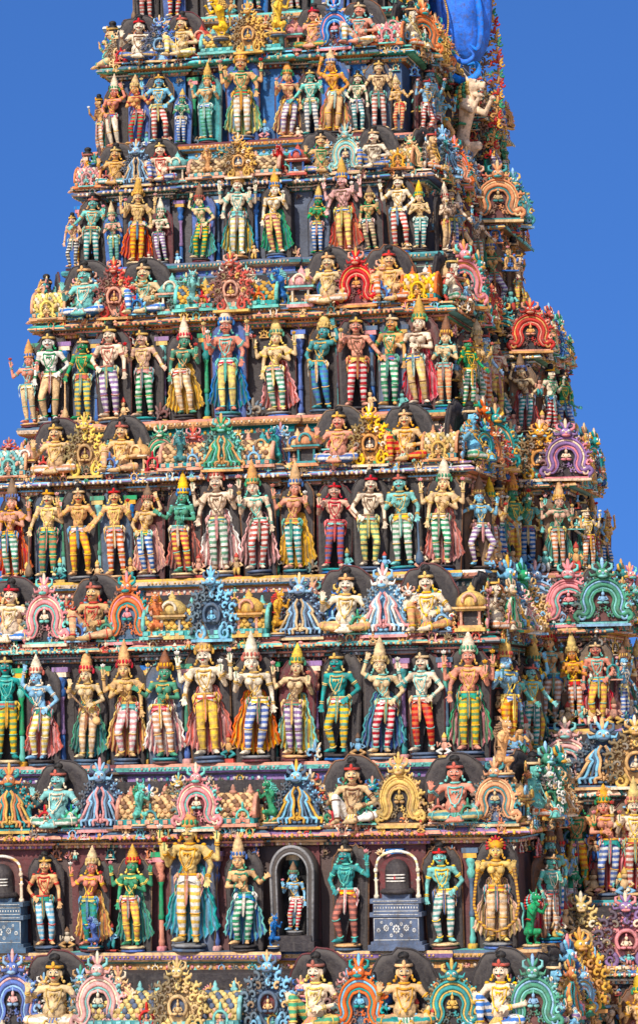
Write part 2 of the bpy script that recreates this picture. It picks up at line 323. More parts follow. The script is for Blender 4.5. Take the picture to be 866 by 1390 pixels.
ACC=dict(crown=m_crown(),tall=m_crown(1.3),bun=m_bun(),flame=m_flame(),ped=m_ped(),drape=m_drape(),plate=m_plate(.38,1.95,.02),splate=m_plate(.54,1.14,.04),mace=m_mace(),lotus=m_lotus(),vina=m_vina(),rope=m_rope())
NAMES=dict(sky='pale blue',aqua='pale green',teal='teal',tan='tan',cream='cream',green='green',blue='blue',white='white',pink='pink',grey='grey',yellow='yellow',gold='golden')
ORD=['first','second','third','fourth','fifth','sixth','seventh','eighth','ninth','tenth','eleventh','twelfth','thirteenth','fourteenth','fifteenth','sixteenth','seventeenth']
GC=['gold','red','blue','green','yellow','pink','teal','white','aqua']
def statue(key,loc,sc,skin,leg,label,drape=None,plate='dark',rz=0,mir=False,crown=None,held=True,ped=True,group='standing statues along the tower tiers',rope=False,tilt=None):
    D=FIG[key]; seated=D['seated']; h=.0 if seated else .12
    nm='seated_statue' if seated else 'standing_statue'
    k=random.uniform(.93,1.03)
    r=empty(nm,loc,rz,(sc*k*(-1 if mir else 1),sc*k,sc)); r.rotation_euler.y=R(random.uniform(-2.2,2.2)) if tilt is None else tilt; tag(r,label,'statue',group)
    if skin=='tan': sk=P(random.choice(['tan','tan','ochre','rose','cream']))
    elif skin=='cream': sk=P(random.choice(['cream','cream','rose','tan']))
    else: sk=P(skin)
    gd=P(random.choice(['gold','gold','tan','yellow','cream','aqua'] if skin in('green','teal','blue','aqua','sky') else ['gold','gold','brown','yellow','red','aqua','green']))
    o=(0,0,h)
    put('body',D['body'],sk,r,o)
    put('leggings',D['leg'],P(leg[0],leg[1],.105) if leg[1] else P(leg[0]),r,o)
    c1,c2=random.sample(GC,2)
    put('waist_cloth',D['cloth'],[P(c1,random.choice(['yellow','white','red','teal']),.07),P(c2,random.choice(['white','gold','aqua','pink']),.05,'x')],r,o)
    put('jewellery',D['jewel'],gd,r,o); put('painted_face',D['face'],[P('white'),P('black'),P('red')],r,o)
    hc=D['hc']; cp=(hc.x,hc.y+.02,hc.z+.07+h)
    if crown is None: crown='bun' if key in('guard','guard2','guard3','guard4','seat','seat2') else 'crown'
    if crown=='crown': put('crown',ACC['tall' if random.random()<.5 else 'crown'],[P(random.choice(['gold','tan','brown','gold','yellow','cream','ochre'])),P(random.choice(['red','green','gold','blue']))],r,cp)
    elif crown=='flame': put('flame_crown',ACC['flame'],[P('red'),P('gold')],r,cp)
    else: put('hair_bun',ACC['bun'],[P('black'),P(random.choice(['gold','tan','red']))],r,cp)
    if not seated and ped: put('pedestal',ACC['ped'],[P(random.choice(['slate','dark','blue','maroon'])),P(random.choice(['slate','tan','teal','dark','grey']))],r)
    if drape: put('cloth_backdrop',ACC['drape'],[P(drape[0],drape[1],.10,'x'),P(drape[1])],r,o)
    if rope: put('rope_loop',ACC['rope'],P('gold','brown',.06),r,o)
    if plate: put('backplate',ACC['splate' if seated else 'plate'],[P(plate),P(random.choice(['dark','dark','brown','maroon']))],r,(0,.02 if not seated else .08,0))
    if held and not seated and not rope:
        if key=='guard': put('mace',ACC['mace'],P(random.choice(['tan','gold','slate','brown'])),r,(.35,-.2,h))
        elif key=='vina': put('lute',ACC['vina'],[P('brown'),P('ochre')],r,(0,0,0))
        else:
            for (e,w,hd,sd) in D['arms']:
                if hd is UP: put('lotus_bud',ACC['lotus'],[P('green'),P(random.choice(['pink','red','gold','white']))],r,(w[0],w[1]-.03,w[2]+.13+h))
    return r
# crests ---------------------------------------------------------
def spiral(cx,cz,r0,turns,s,a0,n=22): return [(cx+s*(r0*(1-.8*k/n))*math.cos(a0+turns*2*PI*k/n),-.05,cz+(r0*(1-.8*k/n))*math.sin(a0+turns*2*PI*k/n)) for k in range(n+1)]
def cat(pts,n=5):
    o=[]; p=[pts[0]]+list(pts)+[pts[-1]]
    for i in range(1,len(p)-2):
        for k in range(n):
            t=k/n; o.append(tuple(.5*((2*p[i][j])+(-p[i-1][j]+p[i+1][j])*t+(2*p[i-1][j]-5*p[i][j]+4*p[i+1][j]-p[i+2][j])*t*t+(-p[i-1][j]+3*p[i][j]-3*p[i+1][j]+p[i+2][j])*t**3) for j in range(2)))
    o.append(tuple(pts[-1])); return o
def omega(d):
    h=[(.40,.10-d*.4),(.47,.17),(.42,.24+d*.3),(.30+d*.6,.20+d*.6),(.235+d,.30),(.27+d,.46),(.20+d*.9,.62+d*.5),(.09+d*.4,.69+d),(0,.71+d)]
    c=cat(h,4); return [(x,z) for x,z in c]+[(-x,z) for x,z in c[::-1][1:]]
def mask(b,z0,s):
    b.ellip((0,-.08,z0),(.115*s,.08,.09*s),0,seg=12,rings=8); b.ellip((0,-.14,z0-.05*s),(.08*s,.05,.03*s),1,seg=10,rings=6); b.ellip((0,-.16,z0),(.022*s,.025,.025*s),2,seg=8,rings=5)
    for q in(-1,1):
        b.ellip((q*.05*s,-.145,z0+.03*s),(.026*s,.018,.024*s),4,seg=8,rings=5); b.ellip((q*.05*s,-.163,z0+.03*s),(.01*s,.006,.012*s),3,seg=6,rings=4)
        b.tube([(q*.09*s,-.06,z0+.05*s),(q*.16*s,-.05,z0+.09*s),(q*.16*s,-.04,z0+.16*s),(q*.11*s,-.04,z0+.18*s)],[.030*s,.028*s,.020*s,.006],1,6)
        b.tube([(q*.10*s,-.06,z0-.02*s),(q*.19*s,-.05,z0-.03*s),(q*.22*s,-.04,z0+.04*s)],[.032*s,.024*s,.006],0,6)
        b.ellip((q*.05*s,-.05,z0+.14*s),(.028*s,.03,.075*s),0,Matrix.Rotation(q*.5,3,'Y'),8,6)
    b.ellip((0,-.05,z0+.17*s),(.034*s,.03,.11*s),2,seg=8,rings=6)
def bust(b,z,s,mi,sg=10):
    b.ellip((0,-.04,z),(.07*s,.045,.075*s),mi,seg=sg,rings=6); b.ellip((0,-.06,z+.11*s),(.04*s,.04,.05*s),mi,seg=8,rings=5); b.ellip((0,-.05,z+.18*s),(.025*s,.03,.05*s),1,seg=6,rings=5)
    for q in(-1,1): b.tube([(q*.065*s,-.05,z+.05*s),(q*.11*s,-.07,z-.02*s),(q*.05*s,-.1,z-.03*s)],[.022*s,.02*s,.016*s],mi,6); b.ellip((q*.07*s,-.07,z-.09*s),(.07*s,.04,.035*s),1,seg=8,rings=5)
def leafcurl(b,x,z,s,ang,mi,mj):
    pts=[]
    for k in range(11):
        t=k/10; a=ang+t*PI*1.7; rr=s*(1-.78*t); pts.append((x+rr*math.cos(a),-.03-.04*t,z+rr*math.sin(a)))
    b.tube(pts,[s*.42*(1-.5*k/10) for k in range(11)],mi,6)
    for k in range(4):
        a=ang+.2+k*.75; b.ellip((x+s*1.30*math.cos(a),-.01,z+s*1.30*math.sin(a)),(s*.36,.035,s*.52),mj,Matrix.Rotation(-(a-PI/2),3,'Y'),6,4)
def m_crestA():
    b=MB()
    for d,mi,r in((.0,0,.038),(-.05,1,.026),(.055,2,.024),(.095,0,.022),(-.09,0,.022)):
        b.tube([(x,-.03 if mi else -.05,z) for x,z in omega(d)],r,mi,6)
    o=omega(.02); b.add([(x,.0,z) for x,z in o]+[(0,.0,.35)],[(i,i+1,len(o)) for i in range(len(o)-1)]+[(len(o)-1,0,len(o))],3)
    o=omega(.15); b.add([(x,.035,z) for x,z in o]+[(0,.035,.35)],[(i,i+1,len(o)) for i in range(len(o)-1)]+[(len(o)-1,0,len(o))],1)
    for s in(-1,1):
        for (x,z,ss,an) in((.41,.33,.07,.2),(.40,.48,.065,.5),(.35,.63,.062,.9),(.24,.76,.052,1.3),(.12,.84,.04,1.5),(.08,.30,.045,2.0),(.10,.18,.05,-.4)):
            q=MB(); leafcurl(q,x,z,ss,an,1 if z in(.33,.63) else 0,2 if z in(.33,.76,.18) else 0); b.add([(s*vx,vy,vz) for vx,vy,vz in q.v],q.f,0); b.m[-len(q.f):]=q.m
        b.tube(spiral(s*.36,.17,.07,1.2,s,PI*.5,14),[.03-.0012*k for k in range(15)],2,6)
    bust(b,.47,.75,2); b.box(-.45,.45,-.09,.06,0,.045,2); b.box(-.40,.40,-.07,.05,.045,.075,1); mask(b,.90,1); return b
def m_crestB():
    b=MB(); cz=.42
    pl=[(.42*math.cos(a),cz+.44*math.sin(a)) for a in [R(-50+280*k/24) for k in range(25)]]
    b.add([(x,.04,z) for x,z in pl]+[(0,.03,cz)],[(i,i+1,25) for i in range(24)]+[(24,0,25)],1)
    for s in(-1,1):
        for i,(rr,n,ss,mi,mj) in enumerate(((.40,6,.075,0,0),(.28,5,.062,2,0))):
            for k in range(n):
                a=R(-35+120*k/(n-1)); q=MB(); leafcurl(q,rr*math.cos(a),cz+rr*1.06*math.sin(a),ss,a,mi if k%2 else 0,mj if k%2 else 1)
                b.add([(s*vx,vy-.02*i,vz) for vx,vy,vz in q.v],q.f,0); b.m[-len(q.f):]=q.m
    b.tube([(.15*math.cos(a),-.08,cz+.16*math.sin(a)) for a in [R(-50+280*k/20) for k in range(21)]],.030,1,6)
    b.ellip((0,.0,cz),(.15,.03,.16),3)
    for s in(-1,1): b.tube(spiral(s*.24,.13,.11,1.3,s,PI*.6),[.04-.0012*k for k in range(23)],0,7)
    bust(b,.38,.7,2); b.box(-.40,.40,-.09,.06,0,.045,2); mask(b,.93,.9); return b
def m_crestC():
    b=MB()
    for s in(-1,1):
        for k,(x0,x1,mi) in enumerate(((.05,.08,2),(.09,.15,0),(.13,.23,1),(.18,.32,0),(.23,.42,2))):
            c=cat([(x1+.05,.10),(x1+.06,.18),(x1-.03,.20),(x0+.02,.30+.03*k),(x0*.9,.46),(x0+.03,.60-.03*k),(x0*.55,.70-.02*k)],4)
            b.tube([(s*x,-.05-.01*(4-k),z) for x,z in c],.027 if mi!=1 else .022,mi,6)
        for (x,z,ss,an) in((.40,.40,.065,.2),(.35,.55,.06,.5),(.28,.68,.055,.9),(.17,.77,.045,1.2)):
            q=MB(); leafcurl(q,x,z,ss,an,1,0); b.add([(s*vx,vy,vz) for vx,vy,vz in q.v],q.f,0); b.m[-len(q.f):]=q.m
    b.add([(x,.03,z) for x,z in((-.42,.06),(.42,.06),(.40,.5),(.24,.82),(-.24,.82),(-.40,.5))],[(0,1,2,3,4,5)],1,False)
    bust(b,.18,.7,2); b.box(-.46,.46,-.1,.06,0,.045,2); b.box(-.40,.40,-.08,.05,.045,.075,1); mask(b,.86,1.1); return b
def m_small():
    b=MB()
    b.tube([(.17*math.cos(a),-.03,.26+.2*math.sin(a)) for a in [R(-60+300*k/12) for k in range(13)]],.038,0,6); bust(b,.22,.75,1,8)
    for s in(-1,1): b.tube(spiral(s*.2,.09,.07,1.1,s,PI*.6,8),.028,0,5); b.ellip((s*.23,-.03,.34),(.05,.03,.08),1,Matrix.Rotation(s*.6,3,'Y'),6,4)
    for k in range(5):
        a=R(20+35*k); b.ellip((.235*math.cos(a),-.02,.26+.26*math.sin(a)),(.045,.03,.06),k%2,Matrix.Rotation(-(a-PI/2),3,'Y'),6,4)
    b.ellip((0,-.03,.58),(.035,.04,.10),0,seg=6,rings=5); b.box(-.27,.27,-.08,.05,0,.04,1); return b
def m_leaf():
    b=MB(); leafcurl(b,-.12,.16,.12,.4,0,1); leafcurl(b,.14,.13,.10,1.6,1,0); b.ellip((0,-.03,.36),(.05,.04,.14),0,seg=6,rings=5); b.ellip((.1,-.02,.32),(.04,.03,.11),1,Matrix.Rotation(.5,3,'Y'),6,4); b.ellip((-.1,-.02,.33),(.04,.03,.11),1,Matrix.Rotation(-.5,3,'Y'),6,4); return b
def m_knob():
    b=MB(); b.lathe([(.14,0),(.16,.05),(.08,.09),(.15,.16),(.17,.24),(.12,.31),(.05,.34),(.07,.38),(.02,.46),(.001,.5)],seg=10); b.lathe([(.171,.19),(.18,.215),(.171,.24)],mi=1,seg=10); return b
def m_mini(h=0):
    b=MB(); b.ellip((0,-.03,.30),(.085,.06,.11),0,seg=8,rings=6); b.ellip((0,-.05,.46),(.06,.06,.07),0,seg=8,rings=6); b.lathe([(.06,.49),(.065,.53),(.04,.58),(.001,.64)],(0,-.04,0),1,8)
    for s in(-1,1):
        b.tube([(s*.09,-.03,.37),(s*.17,-.05,.28),(s*.10,-.12,.27) if s>0 else (s*.15,-.1,.40)],[.03,.027,.02],0,6)
        b.tube([(s*.05,-.03,.22),(s*(.16 if h else .06),-.10,.16 if h else .12),(s*(.03 if h else .06),-.13 if h else -.04,.02 if not h else .10)],[.05,.045,.03],2,6)
    b.box(-.14,.14,-.12,.05,-.02,.02 if not h else .07,1); return b
CT=[m_crestA(),m_crestB(),m_crestC()]; ST=m_small(); LT=m_leaf(); KT=m_knob(); NT=m_mini(0); NS=m_mini(1)
def m_kuta():
    b=MB(); b.box(-.3,.3,-.24,.2,0,.07,0); b.box(-.24,.24,-.19,.2,.07,.12,1)
    for s in(-1,1): b.lathe([(.04,.12),(.03,.16),(.03,.36),(.045,.4)],(s*.18,-.15,0),2,8)
    b.box(-.14,.14,-.08,.2,.12,.4,3); b.box(-.28,.28,-.22,.2,.40,.44,0); b.box(-.33,.33,-.27,.2,.44,.48,1)
    b.lathe([(.26,.48),(.30,.54),(.27,.66),(.16,.76),(.06,.80),(.08,.84),(.03,.9),(.001,.97)],mi=0,seg=16,lobes=8,amp=.04,sy=.85)
    b.tube([(.13*math.cos(a),-.26,.60+.13*math.sin(a)) for a in [R(-20+220*k/12) for k in range(13)]],.03,2,6); return b
KTU=m_kuta()
CRESTS=[t.mesh('crest') for t in CT]; SMALL=ST.mesh('small_crest'); KUTA=KTU.mesh('pavilion')
def m_roof(L):
    b=MB(); n=10; r=.34
    def prof(a): return (-math.cos(a)*r*(1.0+.12*math.sin(a)),math.sin(a)*r*1.25)
    b.grid(lambda u,v:(-L/2+L*u,prof(v*PI)[0]*.97,.16+prof(v*PI)[1]*.97),max(4,int(L*4)),n,0)
    for j in range(8):
        a=R(8+12*j); y,z=prof(a); sp=.11; nn=int(L/sp)
        for k in range(nn):
            b.ellip((-L/2+sp*(k+.5*(j%2)+.3),y,.16+z),(.056,.03,.055),3 if (k+j)%3==0 else 0,Matrix.Rotation(-(a-.5),3,'X'),6,4)
    for s in(-1,1):
        b.add([(s*L/2,prof(PI*k/n)[0],.16+prof(PI*k/n)[1]) for k in range(n+1)],[tuple(range(n+1))],1); b.tube([(s*L/2,prof(PI*k/n)[0]*1.05,.16+prof(PI*k/n)[1]*1.05) for k in range(n+1)],.04,1,6)
    b.box(-L/2-.05,L/2+.05,-.42,.42,0,.06,1); b.box(-L/2,L/2,-.38,.38,.06,.16,2)
    for k in range(int(L/.16)): b.box(-L/2+.03+.16*k,-L/2+.11+.16*k,-.415,-.38,.075,.145,1)
    for k in range(max(2,int(L/.3))):
        x=-L/2+L*(k+.5)/max(2,int(L/.3)); b.lathe([(.03,0),(.06,.03),(.07,.07),(.03,.11),(.04,.13),(.01,.2)],(x,0,.57),1,8)
    return b.mesh('roof')
ROOFS={}
def m_pil(): 
    b=MB(); b.lathe([(.13,0),(.13,.04),(.09,.05)],seg=8); b.lathe([(.07,.05),(.085,.1),(.06,.14),(.06,.32)],mi=1,seg=10); b.lathe([(.08,.32),(.08,.36),(.06,.38),(.055,.66),(.085,.70)],mi=2,seg=10)
    b.lathe([(.085,.70),(.12,.76),(.07,.80),(.13,.86),(.15,.9)],mi=1,seg=10); b.box(-.16,.16,-.14,.14,.9,.95,0); b.box(-.2,.2,-.15,.15,.95,1.0,2); return b.mesh('pilaster')
PIL=m_pil()
def m_lion():
    b=MB(); b.cone((0,.12,.32),(0,.03,.60),.13,.10); b.cone((0,.03,.60),(0,-.04,.88),.11,.15); b.cone((0,-.04,.88),(0,-.10,1.08),.11,.095)
    b.ellip((0,-.16,1.14),(.105,.13,.105)); b.cone((0,-.22,1.13),(0,-.36,1.12),.065,.05); b.ellip((0,-.39,1.15),(.032,.03,.03)); b.cone((0,-.20,1.03),(0,-.31,.97),.042,.032)
    for s in(-1,1):
        b.cone((s*.10,.10,.30),(s*.16,-.12,.32),.09,.068); b.cone((s*.16,-.12,.32),(s*.14,.05,.15),.046,.035); b.cone((s*.14,.05,.15),(s*.14,0,.04),.034,.034); b.cone((s*.14,0,.04),(s*.14,-.13,.035),.04,.033)
        b.cone((s*.12,-.06,.86),(s*.18,-.26,.76),.062,.045); b.cone((s*.18,-.26,.76),(s*.16,-.40,.92),.04,.032); b.ellip((s*.16,-.43,.96),(.042,.05,.038))
        for t in(-1,0,1): b.cone((s*.16+t*.025,-.45,.97),(s*.16+t*.03,-.49,.94),.014,.01,seg=6)
        b.cone((s*.08,-.11,1.22),(s*.13,-.08,1.32),.032,.012); b.ellip((s*.05,-.24,1.19),(.033,.03,.03))
    return b.voxel('lion_body',.013,1)
LION=m_lion()
def m_mane():
    b=MB()
    for k in range(60):
        a=2*PI*(k%15)/15+.2*(k//15); rr=.115+.02*(k//15); b.ellip((rr*math.cos(a),-.12+.06*(k//15),1.11-.04*(k//15)+rr*math.sin(a)),(.026,.045,.032),k//15%2,seg=6,rings=4)
    for k in range(6): b.ellip((0,.10+.012*k,.95-.09*k),(.03,.045,.04),0,seg=7,rings=5)
    b.tube([(0,.22,.3),(0,.36,.4),(0,.38,.62),(0,.30,.8),(0,.36,.95),(0,.44,.98)],[.03,.028,.026,.03,.05,.02],0,7)
    for s in(-1,1): b.tube([(s*.13,-.1,.60),(s*.17,.0,.62),(s*.14,.1,.60)],.02,1,6)
    return b.mesh('mane')
MANE=m_mane()
le=MB()
for s in(-1,1): le.ellip((s*.055,-.265,1.195),(.024,.014,.022),0,seg=8,rings=5); le.ellip((s*.058,-.278,1.195),(.01,.008,.012),1,seg=6,rings=4)
for k in range(5): le.ellip((-.04+.02*k,-.345,1.065),(.008,.01,.02),0,seg=6,rings=4)
le.ellip((0,-.33,1.03),(.03,.05,.012),2,seg=8,rings=5)
LEYE=le.mesh('eyes_and_mouth')
def lion(loc,sc,c,c2,label,rz=0,c3=None):
    r=empty('lion_statue',loc,rz,sc if hasattr(sc,'__len__') else (sc,)*3); tag(r,label,'statue'); put('body',LION,P(c),r); put('mane',MANE,[P(c2),P(c3 or c2)],r); put('painted_face',LEYE,[P('white'),P('black'),P('red')],r)
    put('pedestal',ACC['ped'],[P('slate'),P('tan')],r,(0,0,-.1)); return r
# ------------------------------------------------------------ tower
tower=empty('temple_tower',(0,0,0)); tag(tower,'tall stepped temple gateway tower crowded with brightly painted plaster statues','tower')
def plan_pts(xl,xr,yf,yb,bays):
    p=[(xl,yb),(xl,yf)]
    for (a,b,pr) in sorted(bays): p+=[(a,yf),(a,yf-pr),(b,yf-pr),(b,yf)] if a>xl+.01 and b<xr-.01 else []
    return p+[(xr,yf),(xr,yb)]
CB=.66
PROF=[(.30,-.20),(.36,-.185),(.36,-.17),(.30,-.165),(.30,-.145),(.42,-.135),(.45,-.12),(.42,-.105),(.38,-.10),(.38,-.062),(.50,-.050),(.54,-.038),(.56,-.016),(.54,0),(0,0),(0,.55),(.10,.556),(.10,.57),(.18,.574),(.18,.584),(.12,.587),(.12,.595),(.32,.600),(.36,.608),(.35,.616),(.32,.626),(.26,.636),(.20,.639),(.20,.646),(.28,.65),(.28,CB),(-.28,CB),(-.28,.82),(-.2,.83)]
BC=['teal','rose','cream','aqua','ochre','gold','blue','aqua','grey','violet','tan','sky','slate','tan','maroon','white','rose','brown','slate']
CARV=MB()
rc=random.Random(21)
CC=['gold','aqua','pink','teal','cream','sky','green','tan','orange','red','white','gold','blue','rose','ochre','tan']
def carve(loc,s,rz,kinds='SLKNM'):
    k=rc.choice(kinds); t={'S':ST,'L':LT,'K':KT,'N':NT,'M':NS,'U':KTU,'A':CT[0],'B':CT[1],'C':CT[2]}[k]
    a,b,c=rc.sample(CC,3)
    if k in 'NM': a=rc.choice(['tan','ochre','rose','cream','aqua','sky','tan']); s*=1.05; b=rc.choice(['gold','brown','black','red'])
    if k=='K': s*=.75
    c2=[a,b,c,'dark','white'] if k in 'UABC' else [a,b,c]
    CARV.bake(t,(loc[0]+rc.uniform(-.03,.03),loc[1]+rc.uniform(-.03,.03),loc[2]),(s*rc.choice((-1,1)) if k=='L' else s,s,s*rc.uniform(.85,1.15)),rz+rc.uniform(-.25,.25),c2)
def moulding(parent,plan,z0,H,seed,wallcol,os,name='tier'):
    rn=random.Random(seed); b=MB(); n=len(plan); nr=[]
    for i in range(n-1):
        d=V((plan[i+1][0]-plan[i][0],plan[i+1][1]-plan[i][1])).normalized(); nr.append(V((d.y,-d.x)))
    off=[nr[0]]+[nr[i-1]+nr[i] for i in range(1,n-1)]+[nr[-1]]
    used=[wallcol]+rn.sample(BC,11)
    for j in range(len(PROF)-1):
        (o0,a),(o1,c)=PROF[j],PROF[j+1]; wall=(j in(14,31)); ci=[rn.randrange(1,12) for _ in range(4)]
        o0*=os if o0>0 else 1; o1*=os if o1>0 else 1
        for i in range(n-1):
            q=[(plan[k][0]+off[k].x*o,plan[k][1]+off[k].y*o,z0+H*z) for (k,o,z) in((i,o0,a),(i+1,o0,a),(i+1,o1,c),(i,o1,c))]
            b.add(q,[(0,1,2,3)],0 if wall else ci[(i//2+i)%4],False)
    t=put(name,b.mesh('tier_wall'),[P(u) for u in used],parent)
    pe=MB()
    for i in range(n-1):
        A=V(plan[i]);B=V(plan[i+1]); N=nr[i]; d=(B-A); L=d.length
        if L<.2: continue
        d.normalize(); Lm=min(L,5.0)
        rev = (i==0)
        for (o,z,rx,rz_,sp,mi) in((.36,.609,.032,.04,.085,0),(.27,.655,.022,.026,.07,2),(.55,-.026,.024,.03,.07,1),(.385,-.08,.036,.045,.11,3),(.13,.591,.02,.022,.06,1),(.305,-.155,.026,.028,.08,2),(.11,.563,.03,.034,.1,3)):
            k=0; ext=o*os
            while k*sp<Lm+ext:
                s=k*sp-ext*.5
                if rn.random()>.08:
                    p=(B-d*s if rev else A+d*s)+N*ext
                    pe.ellip((p.x,p.y,z0+H*z),(rx if abs(N.y)>.5 else .022,rx if abs(N.x)>.5 else .022,rz_*rn.uniform(.7,1.2)),(mi+(k%2)*1)%4,seg=5,rings=3)
                k+=1
        ang=math.atan2(N.x,-N.y)
        if abs(N.y)<.5 and L<1: continue
        for (o,z,sp,sz,kinds,pr) in((.32,.604,.21,.115,'SSLLKNM',.95),(.24,CB,.27,.14,'SLKMMNL',.9),(.04,CB,.42,.24,'UABCMN',.85),(.42,-.115,.25,.10,'LLKSN',.9),(.05,.49,.36,.11,'LSN',.7),(-.2,.82,.45,.12,'SLN',.7)):
            s=.1
            while s<min(L,4.6):
                if rn.random()<pr:
                    p=(B-d*s if rev else A+d*s)+N*(o*os)
                    if not(rev and s>1.6): carve((p.x,p.y,z0+H*z),sz*H,ang,kinds)
                s+=sp*rn.uniform(.75,1.3)
    cs=rn.sample(['gold','pink','aqua','rose','sky','ochre','teal','tan','white','cream'],4)
    put('petal_moulding',pe.mesh('petals'),[P(c) for c in cs],t)
    return t
ROW={7:(228,1590,-1.7),6:(258,1292,0),5:(284,1036,1.5),4:(299,784,2.7),3:(312,568,3.75),2:(322,354,4.7),1:(332,192,5.55),0:(342,20,6.35),-1:(350,-150,7.1)}
XRp={7:740,6:700,5:660,4:627,3:602,2:574,1:547,0:522}
XLp={7:-200,6:-140,5:-60,4:12,3:70,2:126,1:160,0:182}
Z={};YF={};AX={}
for r,(a,y,Y) in ROW.items():
    p=at(a,y,Y-.6); Z[r]=p.z; YF[r]=Y; AX[r]=xat(a,Y-.4,p.z)
WROW={7:(840,1475,-1.7+4.2),6:(800,1222,4.2),5:(760,990,5.6),4:(735,778,6.7),3:(695,590,7.7),2:(660,425,8.6),1:(632,240,9.4),0:(610,112,9.9)}
WXR={7:915,6:866,5:818,4:768,3:720,2:672,1:645,0:630}
WZ={};WY={}
for r,(a,y,Y) in WROW.items(): WZ[r]=at(a,y,Y-.6).z; WY[r]=Y
TIER={};BAY={};EXT={};OS={}
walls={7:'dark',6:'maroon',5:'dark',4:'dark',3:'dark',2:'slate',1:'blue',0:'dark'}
for r in range(7,-1,-1):
    H=Z[r-1]-Z[r]; Y=YF[r]; xr=xat(XRp[r],Y,Z[r]); xl=xat(XLp[r],Y,Z[r]); cb=.65+.085*r; ax=AX[r]; os=.62+.34*min(1,H/3.4); OS[r]=os
    m1=(ax+cb+xr)/2; w1=.42+.05*r
    bays=[(ax-cb,ax+cb,.22),(m1-w1,m1+w1,.13)]; m0=(ax-cb+xl)/2; bays=[(m0-w1,m0+w1,.13)]+bays
    eb=sorted(bays); gaps=[(xl+.15,eb[0][0]),(eb[0][1],eb[1][0]),(eb[1][1],eb[2][0]),(eb[2][1],xr-.15)]
    for a,c in gaps:
        if c-a>.7: bays.append(((a+c)/2-(c-a)*.22,(a+c)/2+(c-a)*.22,.06))
    TIER[r]=moulding(tower,plan_pts(xl,xr,Y,Y+9,bays),Z[r],H,r*7+1,walls[r],os); BAY[r]=bays; EXT[r]=(xl,xr,H)
def bo(r,x):
    for a,b,p in BAY[r]:
        if a<x<b: return p
    return 0
WT={};WE={}
for r in range(7,0,-1):
    H=WZ[r-1]-WZ[r]; xr=xat(WXR[r],WY[r],WZ[r]); xl=EXT[r][0]+.5
    wb=[(xr-1.3,xr-.5,.12)]
    WT[r]=moulding(tower,plan_pts(max(xl,xr-3.2),xr,WY[r],WY[r]+3.0,wb),WZ[r],H,r*11+5,'dark',.8); WE[r]=(xl,xr,H)
core=MB()
for r in range(7,-1,-1):
    xl,xr,H=EXT[r]; core.box(xl+.3,xr-.3,YF[r]+.3,YF[r]+9,Z[r]-1.2,Z[r]+H-.3,0)
    core.box(xl+.01,xr-.01,YF[r]+.28+.001*r,YF[r]+8.9,Z[r]-.2*H,Z[r]+H*CB,0)
for r in range(7,0,-1):
    xl,xr,H=WE[r]; core.box(xl+.3,xr-.3,WY[r]+.3,WY[r]+2.9,WZ[r]-1.2,WZ[r]+H-.1,0)
xl,xr,H=EXT[7]; core.box(xl-.8,xr+.8,-2.8,14,0,Z[7]-.9,1); core.box(xl-1.4,xr+1.8,-3.5,15,0,3,1)
put('core_wall',core.mesh('core'),[P('dark'),P('grey')],tower)
def frontpos(r,px,back=.36,dz=0): 
    Y=YF[r]-back; x=xat(px,Y,Z[r]+dz); b=bo(r,x); return xat(px,Y-b,Z[r]+dz),Y-b
